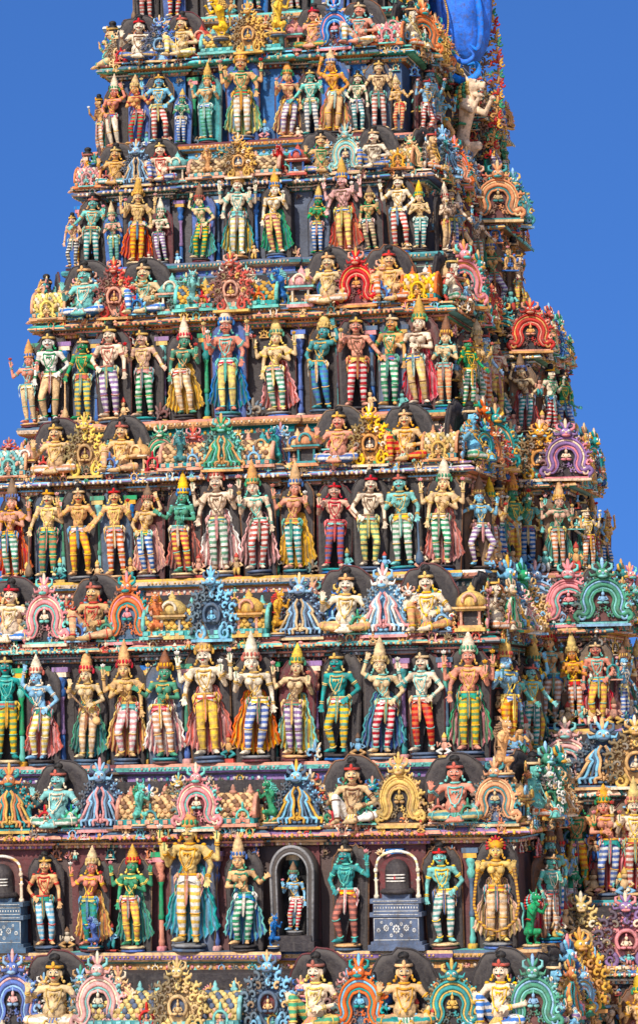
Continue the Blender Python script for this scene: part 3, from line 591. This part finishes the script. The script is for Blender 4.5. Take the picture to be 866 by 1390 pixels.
FR={
0:[(200,'guard',.9,'tan',('red','white'),None,'dark'),(240,'lady',.9,'tan',('red','white'),None,'blue'),(290,'pray',.9,'cream',('white','slate'),None,'dark'),(345,'four',1,'tan',('green','white'),None,'blue'),(400,'lady2',.9,'tan',('white','red'),None,'dark'),(450,'guard2',.9,'cream',('white','tan'),None,'blue'),(495,'lady',.9,'tan',('red','white'),None,'dark')],
1:[(155,'lady3',.9,'cream',('cream',None),None,'dark'),(187,'lady4',.9,'tan',('red','green'),None,'blue'),(217,'guard4',.92,'sky',('red','white'),None,'dark'),(248,'pray',.72,'green',('blue','white'),None,'blue'),(283,'lady2',.92,'tan',('green','aqua'),None,'teal'),(332,'four',1.12,'tan',('white','tan'),('yellow','green'),'blue'),(390,'lady',.95,'tan',('white','violet'),('red','gold'),'blue'),(425,'guard3',.9,'aqua',('white','slate'),None,'dark'),(453,'lady3',1.02,'tan',('tan',None),('yellow','red'),'blue'),(488,'guard2',.8,'cream',('teal','white'),None,'dark'),(516,'guard3',.95,'cream',('red','white'),None,'slate'),(543,'lady4',.75,'tan',('tan','red'),None,None)],
2:[(99,'guard2',.75,'cream',('dark','white'),None,None),(124,'guard3',.95,'aqua',('teal','white'),None,'dark'),(155,'pray',.8,'tan',('aqua','green'),None,'blue'),(187,'four',1.02,'tan',('yellow','orange'),('red','orange'),'dark'),(222,'lady4',.78,'tan',('violet','white'),None,'maroon'),(272,'lady3',.9,'tan',('green','yellow'),('green','teal'),'blue'),(322,'four',1.12,'cream',('white','yellow'),('yellow','teal'),'dark'),(377,'lady',1.0,'tan',('red','yellow'),('teal','green'),'dark'),(432,'pray',.85,'green',('blue','white'),None,'slate'),(467,'four',1.08,'pink',('yellow','orange'),('orange','red'),'dark'),(505,'lady',.85,'tan',('brown','tan'),None,'dark'),(543,'guard4',1.0,'cream',('red','white'),None,'dark'),(569,'pray',.8,'tan',('teal','white'),None,None)],
3:[(42,'lady2',.85,'tan',('tan',None),None,None),(70,'guard2',1.0,'white',('tan',None),None,'dark'),(113,'guard',.95,'green',('yellow','teal'),None,'slate'),(152,'guard2',1.0,'cream',('violet','white'),None,'dark'),(196,'guard3',.98,'tan',('green','white'),None,'dark'),(252,'lady',1.0,'green',('tan','cream'),('yellow','gold'),'dark'),(312,'four',1.12,'cream',('yellow','gold'),('teal','blue'),'blue'),(380,'fourlady',1.02,'tan',('green','white'),('red','pink'),'dark'),(438,'lady3',1.0,'teal',('blue','teal'),None,'dark'),(485,'guard3',1.02,'cream',('red','white'),None,'dark'),(528,'guard2',1.0,'tan',('green','white'),None,'slate'),(569,'lady4',1.08,'tan',('tan','gold'),('pink','red'),'maroon'),(602,'pray',.85,'tan',('orange','tan'),None,None)],
4:[(18,'fourlady',1.02,'tan',('green','white'),('red','orange'),'dark'),(65,'guard',.98,'tan',('green','orange'),None,'slate'),(111,'guard4',1.02,'cream',('yellow','orange'),None,'dark'),(162,'guard3',1.0,'tan',('orange','white'),None,'slate'),(200,'lady3',.98,'tan',('blue','white'),('pink','rose'),'maroon'),(249,'lady4',1.0,'green',('red','yellow'),('maroon','red'),'dark'),(299,'four',1.15,'cream',('white','green'),('pink','white'),'dark'),(352,'lady',1.06,'tan',('red','white'),('maroon','pink'),'dark'),(403,'lady2',1.04,'tan',('teal','white'),('yellow','gold'),'dark'),(452,'guard3',.98,'tan',('red','blue'),None,'dark'),(502,'guard2',1.04,'cream',('yellow','green'),None,'dark'),(550,'guard',1.02,'aqua',('white','green'),None,'dark'),(600,'fourlady',1.08,'tan',('green','white'),('pink','red'),'dark')],
5:[(8,'guard3',1.0,'teal',('yellow','green'),None,'dark'),(55,'lady3',1.0,'sky',('yellow','white'),('pink','red'),'dark'),(118,'vina',1.0,'tan',('cream','tan'),('teal','green'),'dark'),(172,'fourlady',1.02,'tan',('white','pink'),('red','gold'),'dark'),(226,'lady4',1.02,'green',('orange','white'),('pink','white'),'slate'),(284,'four',1.2,'tan',('yellow','gold'),('pink','red'),'dark'),(347,'lady',1.04,'tan',('blue','white'),('yellow','orange'),'dark'),(401,'lady2',1.02,'tan',('violet','white'),('yellow','aqua'),'maroon'),(460,'guard2',1.0,'teal',('yellow','teal'),None,'dark'),(520,'lady3',1.02,'tan',('red','white'),('blue','teal'),'dark'),(578,'guard4',1.0,'cream',('red','orange'),None,'dark'),(637,'four',1.08,'tan',('yellow','green'),('pink','green'),'dark')],
6:[(65,'guard2',.98,'cream',('sky','white'),None,'dark'),(125,'lady2',1.0,'tan',('teal','green'),('orange','gold'),'dark'),(183,'fourlady',1.0,'green',('yellow','orange'),('teal','green'),'dark'),(258,'four',1.46,'gold',('white','yellow'),('sky','teal'),'slate'),(332,'lady4',1.04,'tan',('green','white'),('blue','aqua'),'dark'),(472,'guard4',1.02,'teal',('red','maroon'),None,'dark'),(607,'guard2',1.05,'aqua',('white','teal'),None,'dark'),(677,'loop',1.12,'gold',('tan','cream'),('gold','rose'),'dark')],
}
UPW={6:'bottom',5:'second',4:'third',3:'fourth',2:'fifth',1:'sixth',0:'seventh',7:'lowest'}
FRAC={6:.57,5:.62,4:.62,3:.62,2:.66,1:.62,0:.6}
for r,L in FR.items():
    H=EXT[r][2]
    for i,(px,key,sz,skin,leg,dr,pl) in enumerate(L):
        x,y=frontpos(r,px+random.uniform(-2,2),.38*OS[r]); sc=FRAC[r]*H/2.22*sz*random.uniform(.96,1.04)
        if FIG[key]['fem']==False and key!='four': sc*=1.06
        ltx=leg[0]+(' striped' if leg[1] else '')
        lab=f"{NAMES[skin]} statue in {ltx} leggings, {ORD[i]} from left in {UPW[r]} standing row up"
        fl=(r==6 and px==677); big=(r==6 and px==258)
        if fl: lab='golden statue with red flame headdress and a long rope loop, right end of bottom row'
        if big: lab='golden four-armed statue, much the tallest of the bottom row, before pale blue pleated cloth'
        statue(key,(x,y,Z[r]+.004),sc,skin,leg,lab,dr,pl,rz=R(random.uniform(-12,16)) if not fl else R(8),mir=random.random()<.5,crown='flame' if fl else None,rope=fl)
    for i in range(len(L)-1):
        mx=(L[i][0]+L[i+1][0])/2
        x,y=frontpos(r,mx,.10); h=.53*H
        if (r in(5,6,3) or random.random()<.5) and random.random()<.8: put('pilaster',PIL,[P(random.choice(['gold','pink','cream'])),P(random.choice(['teal','blue','rose','aqua'])),P(random.choice(['slate','green','violet','blue']))],TIER[r],(x,y,Z[r]),0,(h*.42,h*.5,h))
        if random.random()<.6: carve((x,y-.15,Z[r]+.01),.22*H,0,'NLM')
S='s';K='k';m='m';Q='q'
PAR={
7:[(20,K,'blue'),(75,S,'tan'),(135,K,'pink'),(200,m,'red'),(243,K,'gold'),(300,m,'aqua'),(365,K,'sky'),(430,S,'cream'),(490,K,'orange'),(550,S,'tan'),(615,K,'teal'),(680,S,'cream'),(725,K,'green')],
6:[(15,K,'orange'),(80,S,'aqua'),(138,K,'sky'),(62,m,'red'),(98,m,'green'),(205,m,'teal'),(268,K,'pink'),(330,m,'aqua'),(405,K,'sky'),(460,m,'red'),(480,S,'cream'),(498,m,'green'),(543,K,'gold'),(595,m,'red'),(620,S,'tan'),(635,m,'green'),(673,K,'orange')],
5:[(15,S,'tan'),(63,K,'pink'),(128,S,'tan'),(105,m,'blue'),(145,m,'green'),(175,K,'orange'),(235,Q,'gold'),(289,K,'sky'),(339,Q,'gold'),(409,K,'sky'),(452,m,'sky'),(470,S,'cream'),(486,m,'green'),(522,K,'white'),(565,m,'teal'),(582,S,'tan'),(600,m,'sky'),(640,Q,'gold')],
4:[(20,'r','aqua'),(78,S,'tan'),(60,m,'red'),(117,K,'yellow'),(165,S,'cream'),(150,m,'blue'),(208,m,'red'),(262,m,'sky'),(302,K,'green'),(345,m,'sky'),(418,Q,'orange'),(460,S,'tan'),(446,m,'pink'),(503,K,'yellow'),(552,S,'cream'),(540,m,'red'),(600,'r','gold')],
3:[(72,'r','yellow'),(118,S,'aqua'),(104,m,'green'),(157,K,'red'),(198,S,'tan'),(187,m,'blue'),(235,Q,'aqua'),(275,m,'red'),(315,K,'red'),(352,m,'orange'),(385,m,'teal'),(410,Q,'pink'),(447,S,'cream'),(485,K,'red'),(530,S,'tan'),(518,m,'blue'),(572,'r','yellow')],
2:[(125,'r','pink'),(157,S,'tan'),(145,m,'red'),(187,K,'sky'),(220,S,'cream'),(242,Q,'aqua'),(262,m,'red'),(325,K,'gold'),(388,m,'aqua'),(405,Q,'red'),(437,S,'tan'),(470,K,'aqua'),(508,S,'cream'),(520,m,'blue'),(545,'r','gold')],
1:[(165,m,'red'),(190,S,'cream'),(218,K,'blue'),(247,S,'tan'),(275,Q,'red'),(338,K,'gold'),(398,Q,'pink'),(427,S,'cream'),(455,K,'blue'),(488,S,'tan'),(512,m,'red'),(530,'r','pink')],
0:[(215,S,'tan'),(250,K,'red'),(345,K,'blue'),(440,K,'gold'),(480,S,'cream')],
}
SECC={'blue':'sky','sky':'slate','pink':'aqua','orange':'teal','teal':'gold','gold':'ochre','yellow':'ochre','red':'rose','green':'aqua','white':'sky','aqua':'rose','violet':'pink'}
cc=[0]
def crest(parent,loc,sc,c,rz=0):
    cc[0]+=1
    mats=[P(c),P(SECC.get(c,'gold')),P(random.choice(['gold','tan','ochre','sky','pink','cream'])),P(random.choice(['dark','maroon','slate'])),P('white')]
    return put('crest',CRESTS[{'sky':2,'white':2,'yellow':1,'red':1,'gold':1}.get(c,0) if cc[0]%4 else cc[0]//4%3],mats,parent,loc,rz,sc)
def small(parent,loc,sc,c,rz=0): return put('small_crest',SMALL,[P(c),P(SECC.get(c,'gold'))],parent,loc,rz,sc)
def kuta(parent,loc,sc,c,rz=0): return put('pavilion',KUTA,[P(c),P(SECC.get(c,'gold')),P(random.choice(['teal','rose','cream','blue'])),P('dark')],parent,loc,rz,sc)
for r,L in PAR.items():
    xl,xr,H=EXT[r]; zb=Z[r]+CB*H+.003; si=0
    cb=.65+.085*r; ax=AX[r]
    rl=2*cb+.1; me=m_roof(rl); put('roof',me,[P('gold' if r%2 else 'tan'),P('aqua' if r%2 else 'rose'),P('teal'),P('slate' if r%2 else 'brown')],TIER[r],(ax,YF[r]+.04-.22,zb),0,(1,1,H*.22/.75))
    for px,kd,c in sorted(L,key=lambda t:t[0]):
        if kd==S:
            x,y=frontpos(r,px,.16,.7*H); si+=1
            statue('seat' if si%2 else 'seat2',(x,y,zb),.345*H/1.08,c,(random.choice(['green','yellow','orange','red','teal','white','blue']),random.choice(['white','gold','tan'])),f"seated {NAMES[c]} figure with black hair bun, {ORD[si-1]} from left in {UPW[r]} seated row",None,'dark',rz=R(random.uniform(-8,14)),group='seated statues on the cornices')
        elif kd==K:
            ctr=abs(px-ROW[r][0])<25; x,y=frontpos(r,px,.26 if not ctr else .40,.7*H); crest(TIER[r],(x,y,zb-.02*H),(.28*H,.32*H,.325*H*random.uniform(.92,1.08)),c,R(random.uniform(-5,8)))
        elif kd==m:
            x,y=frontpos(r,px,.30,.7*H); small(TIER[r],(x,y,zb),.20*H,c)
        elif kd==Q:
            x,y=frontpos(r,px,.18,.7*H); kuta(TIER[r],(x,y,zb),.27*H,c)
        else:
            x,y=frontpos(r,px,.02,.7*H)
            if 'e' not in ROOFS: ROOFS['e']=m_roof(.8)
            put('roof',ROOFS['e'],[P(c),P('orange'),P('teal'),P('cream')],TIER[r],(x,y,zb),0,(.26*H,.8,.30*H))
            small(TIER[r],(x,y-.32,zb+.02),.24*H,c)
rnd=random.Random(3)
def rskin(): return rnd.choice(['tan','tan','cream','tan','green','aqua','cream','tan','sky'])
def rleg(): return rnd.choice([('red','white'),('yellow','orange'),('green','white'),('blue','white'),('orange','white'),('tan',None),('teal','white'),('violet','white')])
def flank(r,X,Y0,Y1,z,H,sgn,parent,where,n0=99,os=.8):
    n=0; y=Y0+.22
    while y<Y1 and n<n0:
        key=rnd.choice(['guard','lady','guard2','lady2','four','lady3','dance','guard3','guard4','lady4']); sk=rskin(); lg=rleg(); jx=rnd.uniform(-.04,.20)
        statue(key,(X+sgn*(.32*os+jx),y,z+.004),.60*H/2.22*rnd.uniform(.82,1.12),sk,lg,f"{NAMES[sk]} statue on {where}, {ORD[n]} back from corner, {UPW[r]} row up",rnd.choice([None,None,('pink','red'),('teal','green')]),rnd.choice(['dark','brown','maroon',None]),rz=sgn*PI/2+R(rnd.uniform(-65,-5)*sgn),mir=rnd.random()<.5,group='standing statues along the tower tiers')
        if n%2==0:
            s2=rskin(); statue('seat',(X+sgn*.14,y+.1,z+CB*H+.003),.33*H/1.08*rnd.uniform(.9,1.1),s2,rleg(),f"seated {NAMES[s2]} figure on {where}, {ORD[n]} back from corner, {UPW[r]} row up",None,'dark',rz=sgn*PI/2-R(rnd.uniform(5,45))*sgn,group='seated statues on the cornices')
        else: crest(parent,(X+sgn*.24,y,z+CB*H+.003),.36*H,rnd.choice(['red','gold','sky','pink','green','teal','orange']),sgn*PI/2-R(rnd.uniform(10,50))*sgn)
        for (dx,dy,dz,s_,kk) in((.42*os,.3,.603,.18,'SLN'),(.34,.36,CB,.25,'ABCN'),(.44*os,0,.603,.16,'SLN'),(.36,.2,CB,.22,'SLNM'),(.50*os,.25,0,.30,'NNM'),(.46*os,.1,0,.24,'NM'),(.05,.3,.72,.24,'UN'),(.46*os,.1,-.10,.14,'SL'),(.42*os,.35,-.10,.14,'LN'),(.22,.2,.36,.20,'SLN'),(.18,.05,.20,.24,'NM'),(.20,.32,.10,.26,'NM'),(.20,.0,.46,.16,'SLN')):
            carve((X+sgn*dx,y+dy,z+dz*H),s_*H,sgn*PI/2-R(rnd.uniform(0,55))*sgn,kk)
        y+=.27*H*.9/1.9+.30; n+=1
for r in range(7,-1,-1):
    xl,xr,H=EXT[r]; flank(r,xr,YF[r]+(.9 if r==6 else 0),(WY[r]-.5),Z[r],H,1,TIER[r],'front bay right flank',os=OS[r])
    if r in(1,2,3): flank(r,xl,YF[r],YF[r]+1.0,Z[r],H,-1,TIER[r],'left flank',1,os=OS[r]*.8)
WF={1:[(600,'lady',.8)],2:[(612,'pray',.9),(640,'lady',.95),(671,'dance',.9)],3:[(650,'guard2',.9),(676,'dance',1.05),(714,'lady3',1.0)],4:[(690,'lady4',.95),(717,'four',1.05),(760,'lady2',1.0)],5:[(716,'guard4',1),(747,'lady',1.1),(782,'pray',.95),(812,'guard2',1.0)],6:[(752,'lady3',1.0),(786,'guard3',1.1),(826,'lady4',1.1),(862,'four',1.1)],7:[(790,'guard',1),(830,'lady',1),(875,'four',1)]}
WC={1:[(622,'red')],2:[(617,'pink'),(646,'red'),(676,'orange')],3:[(652,'gold'),(682,'teal'),(720,'red')],4:[(694,'aqua'),(733,'gold'),(768,'violet')],5:[(728,'sky'),(772,'pink'),(818,'green')],6:[(768,'pink'),(818,'sky'),(862,'gold')],7:[(790,'gold'),(850,'violet')]}
for r in range(7,0,-1):
    xl,xr,H=WE[r]
    for i,(px,key,sz) in enumerate(WF.get(r,[])):
        Y=WY[r]-.32; x=xat(px,Y,WZ[r]); sk='tan' if i!=1 else rskin(); lg=rleg()
        statue(key,(x,Y,WZ[r]+.004),.62*H/2.22*sz,sk,lg,f"{NAMES[sk]} statue in {lg[0]} leggings, {ORD[i]} on set-back wing face, {UPW[r]} row up",rnd.choice([None,('pink','red'),('teal','green')]),'brown',rz=R(rnd.uniform(0,30)))
        for (dx,dy,dz,s_,kk) in((.30,-.05,0,.30,'NM'),(.28,.1,.30,.22,'SLN'),(-.28,.0,.0,.26,'NM'),(-.26,.12,.22,.22,'NL'),(.0,.16,.50,.2,'SL')): carve((x+dx,Y+dy,WZ[r]+dz*H),s_*H,.4,kk)
    for px,c in WC.get(r,[]):
        Y=WY[r]-.24; x=xat(px,Y,WZ[r]+.7*H) ; crest(WT[r],(x,Y,WZ[r]+(CB-.02)*H),(.38*H,.42*H,.37*H),c,R(rnd.uniform(0,20)))
    flank(r,xr,WY[r],WY[r]+(2.7 if r>2 else 1.5),WZ[r],H,1,WT[r],'set-back wing flank')
cv=put('ledge_carving',CARV.mesh('carvings'),[P(k) for k in PK],tower); cv['kind']='stuff'; cv['label']='crowd of tiny painted scrolls, knobs and attendant figures along every ledge'
# ------------------------------------------------------------ bottom row shrines and animals
def shrine_linga(px,label):
    r=6; x,y=frontpos(r,px,.42); e=empty('stone_shrine',(x,y,Z[6]+.004),0,(.78,.78,.94)); tag(e,label,'shrine')
    b=MB(); b.box(-.62,.62,-.25,.3,0,.10); b.box(-.56,.56,-.23,.3,.10,.16); b.box(-.50,.50,-.2,.3,.16,.60); b.box(-.57,.57,-.24,.3,.60,.68); b.box(-.5,.5,-.2,.3,.68,.84); b.box(-.56,.56,-.23,.3,.84,.92); b.box(-.3,.3,-.18,.2,.92,1.0)
    put('plinth',b.mesh('plinth'),P('slate'),e)
    b=MB(); b.lathe([(.34,1.0),(.38,1.04),(.34,1.09),(.26,1.10),(.26,1.40),(.24,1.49),(.17,1.57),(.07,1.61),(.001,1.62)],seg=24); put('domed_stone',b.mesh('domed_stone'),P('dark'),e)
    b=MB()
    for k in range(3): b.tube([(.267*math.sin(a),-.267*math.cos(a),1.23+.055*k) for a in [R(-50+10*j) for j in range(11)]],.013,0,6)
    b.ellip((0,-.27,1.285),(.02,.012,.035),1,seg=8,rings=5); put('forehead_stripes',b.mesh('stripes'),[P('white'),P('red')],e)
    b=MB()
    for (cx,zc,rr) in((0,.38,.06),(-.22,.40,.045),(.22,.40,.045),(-.39,.36,.03),(.39,.36,.03),(-.11,.47,.025),(.11,.47,.025),(-.11,.27,.025),(.11,.27,.025),(-.32,.50,.02),(.32,.50,.02)):
        for k in range(8): a=2*PI*k/8; b.ellip((cx+rr*math.cos(a),-.203,zc+rr*math.sin(a)),(rr*.38,.005,rr*.38),0,seg=6,rings=4)
        b.ellip((cx,-.203,zc),(rr*.3,.006,rr*.3),0,seg=6,rings=4)
    for zz in(.19,.57,.70,.82,.64,.88): b.tube([(-.49,-.203 if zz not in(.64,.88) else -.243,zz),(.49,-.203 if zz not in(.64,.88) else -.243,zz)],.006,0,5)
    for s in(-1,1): b.tube([(s*.485,-.203,.19),(s*.485,-.203,.57)],.006,0,5)
    for i in range(16): b.ellip((-.46+.0613*i,-.203,.76),(.013,.006,.02),0,seg=6,rings=4)
    put('flower_relief',b.mesh('flower_relief'),P('white'),e)
    b=MB(); p=[(x_,0,z_) for x_,z_ in cat([(-.46,.92),(-.46,1.42),(-.36,1.66),(0,1.76),(.36,1.66),(.46,1.42),(.46,.92)],4)]; b.tube(p,.028,0,8)
    for s in(-1,1): b.lathe([(.06,0),(.06,.05),(.035,.08),(.035,.3),(.06,.34)],(s*.46,0,.92),1,10); b.ellip((s*.46,-.02,1.42),(.05,.05,.05),1)
    put('arch_frame',b.mesh('arch_frame'),[P('white','gold',.12),P('cream')],e)
    b=MB(); p=arch_pts(.44,1.72); b.add([(q[0],.1,q[1]) for q in p],[tuple(range(len(p)))]); put('backplate',b.mesh('backplate'),P('maroon'),e)
shrine_linga(541,'dark domed stone with three white stripes on a carved blue-grey plinth')
shrine_linga(4,'dark domed stone on a blue-grey plinth cut by the left edge of the bottom row')
x,y=frontpos(6,402,.36); e=empty('niche_shrine',(x,y,Z[6]+.004),0,(.92,.92,1)); tag(e,'dark arched niche framing a small statue in the bottom row','shrine')
b=MB(); p=arch_pts(.40,1.75); q=arch_pts(.30,1.64)
n=len(p); b.add([(a,-.22,z) for a,z in p]+[(a,-.22,z) for a,z in q]+[(a,.3,z) for a,z in q]+[(a,.3,z) for a,z in p],[(i,i+1,n+i+1,n+i) for i in range(n-1)]+[(n+i,n+i+1,2*n+i+1,2*n+i) for i in range(n-1)]+[(3*n+i,3*n+i+1,i+1,i) for i in range(n-1)],0)
b.tube([(a,-.22,z) for a,z in p],.03,1,6); b.tube([(a,-.22,z) for a,z in q],.02,1,6); put('arch_surround',b.mesh('arch_surround'),[P('dark'),P('grey')],e)
b=MB(); b.add([(a,.28,z) for a,z in q],[tuple(range(n))]); put('niche_back',b.mesh('niche_back'),P('black'),e)
b=MB(); b.box(-.42,.42,-.34,.3,0,.16); b.box(-.36,.36,-.3,.3,.16,.26); put('plinth',b.mesh('plinth'),P('dark'),e)
statue('lady',(x,y-.06,Z[6]+.27),.56,'sky',('red','white'),'small pale blue statue in red striped leggings inside the dark arched niche',None,None)
def lz(r,px,back,f): 
    x,y=frontpos(r,px,back,f*EXT[r][2]); return (x,y,Z[r]+f*EXT[r][2])
lion(lz(6,722,.35,.02),(.62,.62,.70),'green','aqua','green rearing beast statue with pale mane at the right corner of bottom row',R(50),'red')
lion(lz(6,683,.2,.92),.72,'tan','brown','tan rearing lion at the corner beside the second standing row',R(40))
Yw=WY[1]-.75; lion((xat(634,Yw,WZ[1]),Yw,WZ[1]+.14),(1.2,1.2,1.42),'cream','gold','large cream lion with gold mane rearing under the blue bulge at upper right',R(62),'green')
for px,lb in((300,'left'),(378,'right')): lion(lz(1,px,.35,.78),.62,'yellow','gold',f'small yellow lion on the {lb} of the topmost barrel roof',R(-40 if lb=='left' else 40))
for r,px,c,c2,lb in((6,190,'aqua','green','left end of bottom central roof'),(6,368,'green','aqua','right end of bottom central roof'),(5,213,'orange','gold','left end of second central roof'),(5,378,'gold','red','right end of second central roof'),(4,245,'teal','aqua','left end of third central roof'),(4,375,'teal','blue','right end of third central roof'),(3,262,'aqua','teal','left end of fourth central roof'),(3,382,'blue','aqua','right end of fourth central roof'),(2,282,'tan','gold','left end of fifth central roof'),(2,380,'red','pink','right end of fifth central roof'),(6,128,'blue','sky','foot of the orange backdrop in bottom row'),(6,372,'blue','gold','foot of the dark arched niche')):
    low_=(px in(128,372)); lion(lz(r,px,.72 if low_ else .34,.03 if low_ else .68),.18*EXT[r][2] if not low_ else .42,c,c2,f'{c} crouching beast at the {lb}',R(random.uniform(-30,40)))
# ------------------------------------------------------------ blue bulging ornament at upper right
e=empty('bulging_ornament',(0,0,0)); tag(e,'huge bulging royal blue ornament with curled folds and carved flame edge at upper right','ornament')
Yb=WY[1]-.25
b=MB(); cen=at(615,-20,Yb)
def bul(u,v):
    a=2*PI*u; t=PI*v; w_=math.sin(t)**.6 if 0<v<1 else 0
    lob=1+.09*abs(math.cos(3.5*a+2.2*v))-.04
    return (cen.x+.70*w_*math.cos(a)*lob+.12*(1+math.cos(t))*.5,cen.y+.62*w_*math.sin(a)*lob,cen.z-1.62*math.cos(t)-.06*math.cos(7*a)*w_)
b.grid(bul,112,32,0); put('bulb',b.mesh('bulb'),P('royal'),e)
def fold(path,rad,dy,c):
    b=MB(); c2=cat(path,7); n=len(c2); rr=[rad*math.sin(PI*(.2+.75*i/(n-1)))/75 for i in range(n)]
    b.tube([at(x,y,Yb+dy) for x,y in c2],rr,0,12,fy=.7); put('curled_fold',b.mesh('fold'),P(c),e)
fold([(578,20),(585,60),(602,94),(628,110),(648,100),(646,86),(634,88)],6,-.50,'royal')
fold([(596,-30),(596,20),(608,66),(628,84),(642,76),(636,66)],4.5,-.72,'royal')
fold([(636,-40),(648,0),(652,40),(648,66),(637,60)],5,-.55,'royal')
b=MB()
for k in range(30):
    t=k/29; c=at(600+8*math.sin(t*3),-10+75*t,Yb-.78); b.ellip(c,(.022,.022,.022),0,seg=6,rings=4)
put('bead_string',b.mesh('bead_string'),P('gold'),e)
b=MB()
for k in range(17):
    t=k/16; px=661+17*math.sin(t*2.7)-3*t; py=-10+222*t
    c=at(px,py,Yb+.3); s_=.62+.1*(k%2)
    cols=[('ochre','red'),('red','gold'),('ochre','green')][k%3]
    b.bake(LT,(c.x,c.y,c.z-.1),(s_,s_,s_*.8),.3,cols); b.bake(LT,(c.x-.26,c.y-.06,c.z-.12),(-s_*.8,s_,s_*.7),.3,[('gold','aqua'),('rose','ochre')][k%2]); b.bake(ST,(c.x-.42,c.y-.15,c.z-.1),.42,.4,[('red','gold'),('teal','cream'),('ochre','red')][k%3])
put('flame_edge',b.mesh('flame_edge'),[P(k) for k in PK],e)
# ------------------------------------------------------------ ground, light, sky
b=MB(); b.add([(-3000,-3000,0),(3000,-3000,0),(3000,3000,0),(-3000,3000,0)],[(0,1,2,3)],0,False); g=put('ground',b.mesh('ground'),P('tan')); tag(g,'pale dusty paving around the tower',None,None,'structure')
sd=V((-.18,-1,.80)).normalized(); sl=bpy.data.lights.new('sun','SUN'); sl.energy=4.9; sl.angle=R(.5); sl.color=(1,.95,.86); so=bpy.data.objects.new('sun',sl); C.objects.link(so); so.rotation_euler=sd.to_track_quat('Z','Y').to_euler()
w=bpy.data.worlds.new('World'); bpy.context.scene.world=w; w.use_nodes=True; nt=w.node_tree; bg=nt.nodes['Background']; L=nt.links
sk=nt.nodes.new('ShaderNodeTexSky'); sk.sky_type='NISHITA'; sk.sun_disc=False; sk.sun_elevation=math.asin(sd.z); sk.sun_rotation=math.atan2(sd.x,sd.y)
tc=nt.nodes.new('ShaderNodeTexCoord'); va=nt.nodes.new('ShaderNodeVectorMath'); va.operation='ADD'; va.inputs[1].default_value=(0,0,.40); vn=nt.nodes.new('ShaderNodeVectorMath'); vn.operation='NORMALIZE'
L.new(tc.outputs['Generated'],va.inputs[0]); L.new(va.outputs[0],vn.inputs[0]); L.new(vn.outputs[0],sk.inputs['Vector'])
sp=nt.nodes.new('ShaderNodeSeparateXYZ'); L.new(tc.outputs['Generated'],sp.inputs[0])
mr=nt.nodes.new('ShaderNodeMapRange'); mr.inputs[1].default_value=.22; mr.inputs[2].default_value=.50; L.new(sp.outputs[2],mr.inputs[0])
tn=nt.nodes.new('ShaderNodeMixRGB'); tn.inputs[1].default_value=(.45,.90,1.64,1); tn.inputs[2].default_value=(2.7,2.4,2.1,1); L.new(mr.outputs[0],tn.inputs[0])  # blue near horizon; overhead brightened and warmed as added fill, unlike a real sky
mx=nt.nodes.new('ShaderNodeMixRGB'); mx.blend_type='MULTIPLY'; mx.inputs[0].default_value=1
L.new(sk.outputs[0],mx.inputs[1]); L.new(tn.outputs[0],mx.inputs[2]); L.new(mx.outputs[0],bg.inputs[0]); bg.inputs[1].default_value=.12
vs=bpy.context.scene.view_settings; vs.view_transform='Standard'; vs.look='None'; vs.exposure=0
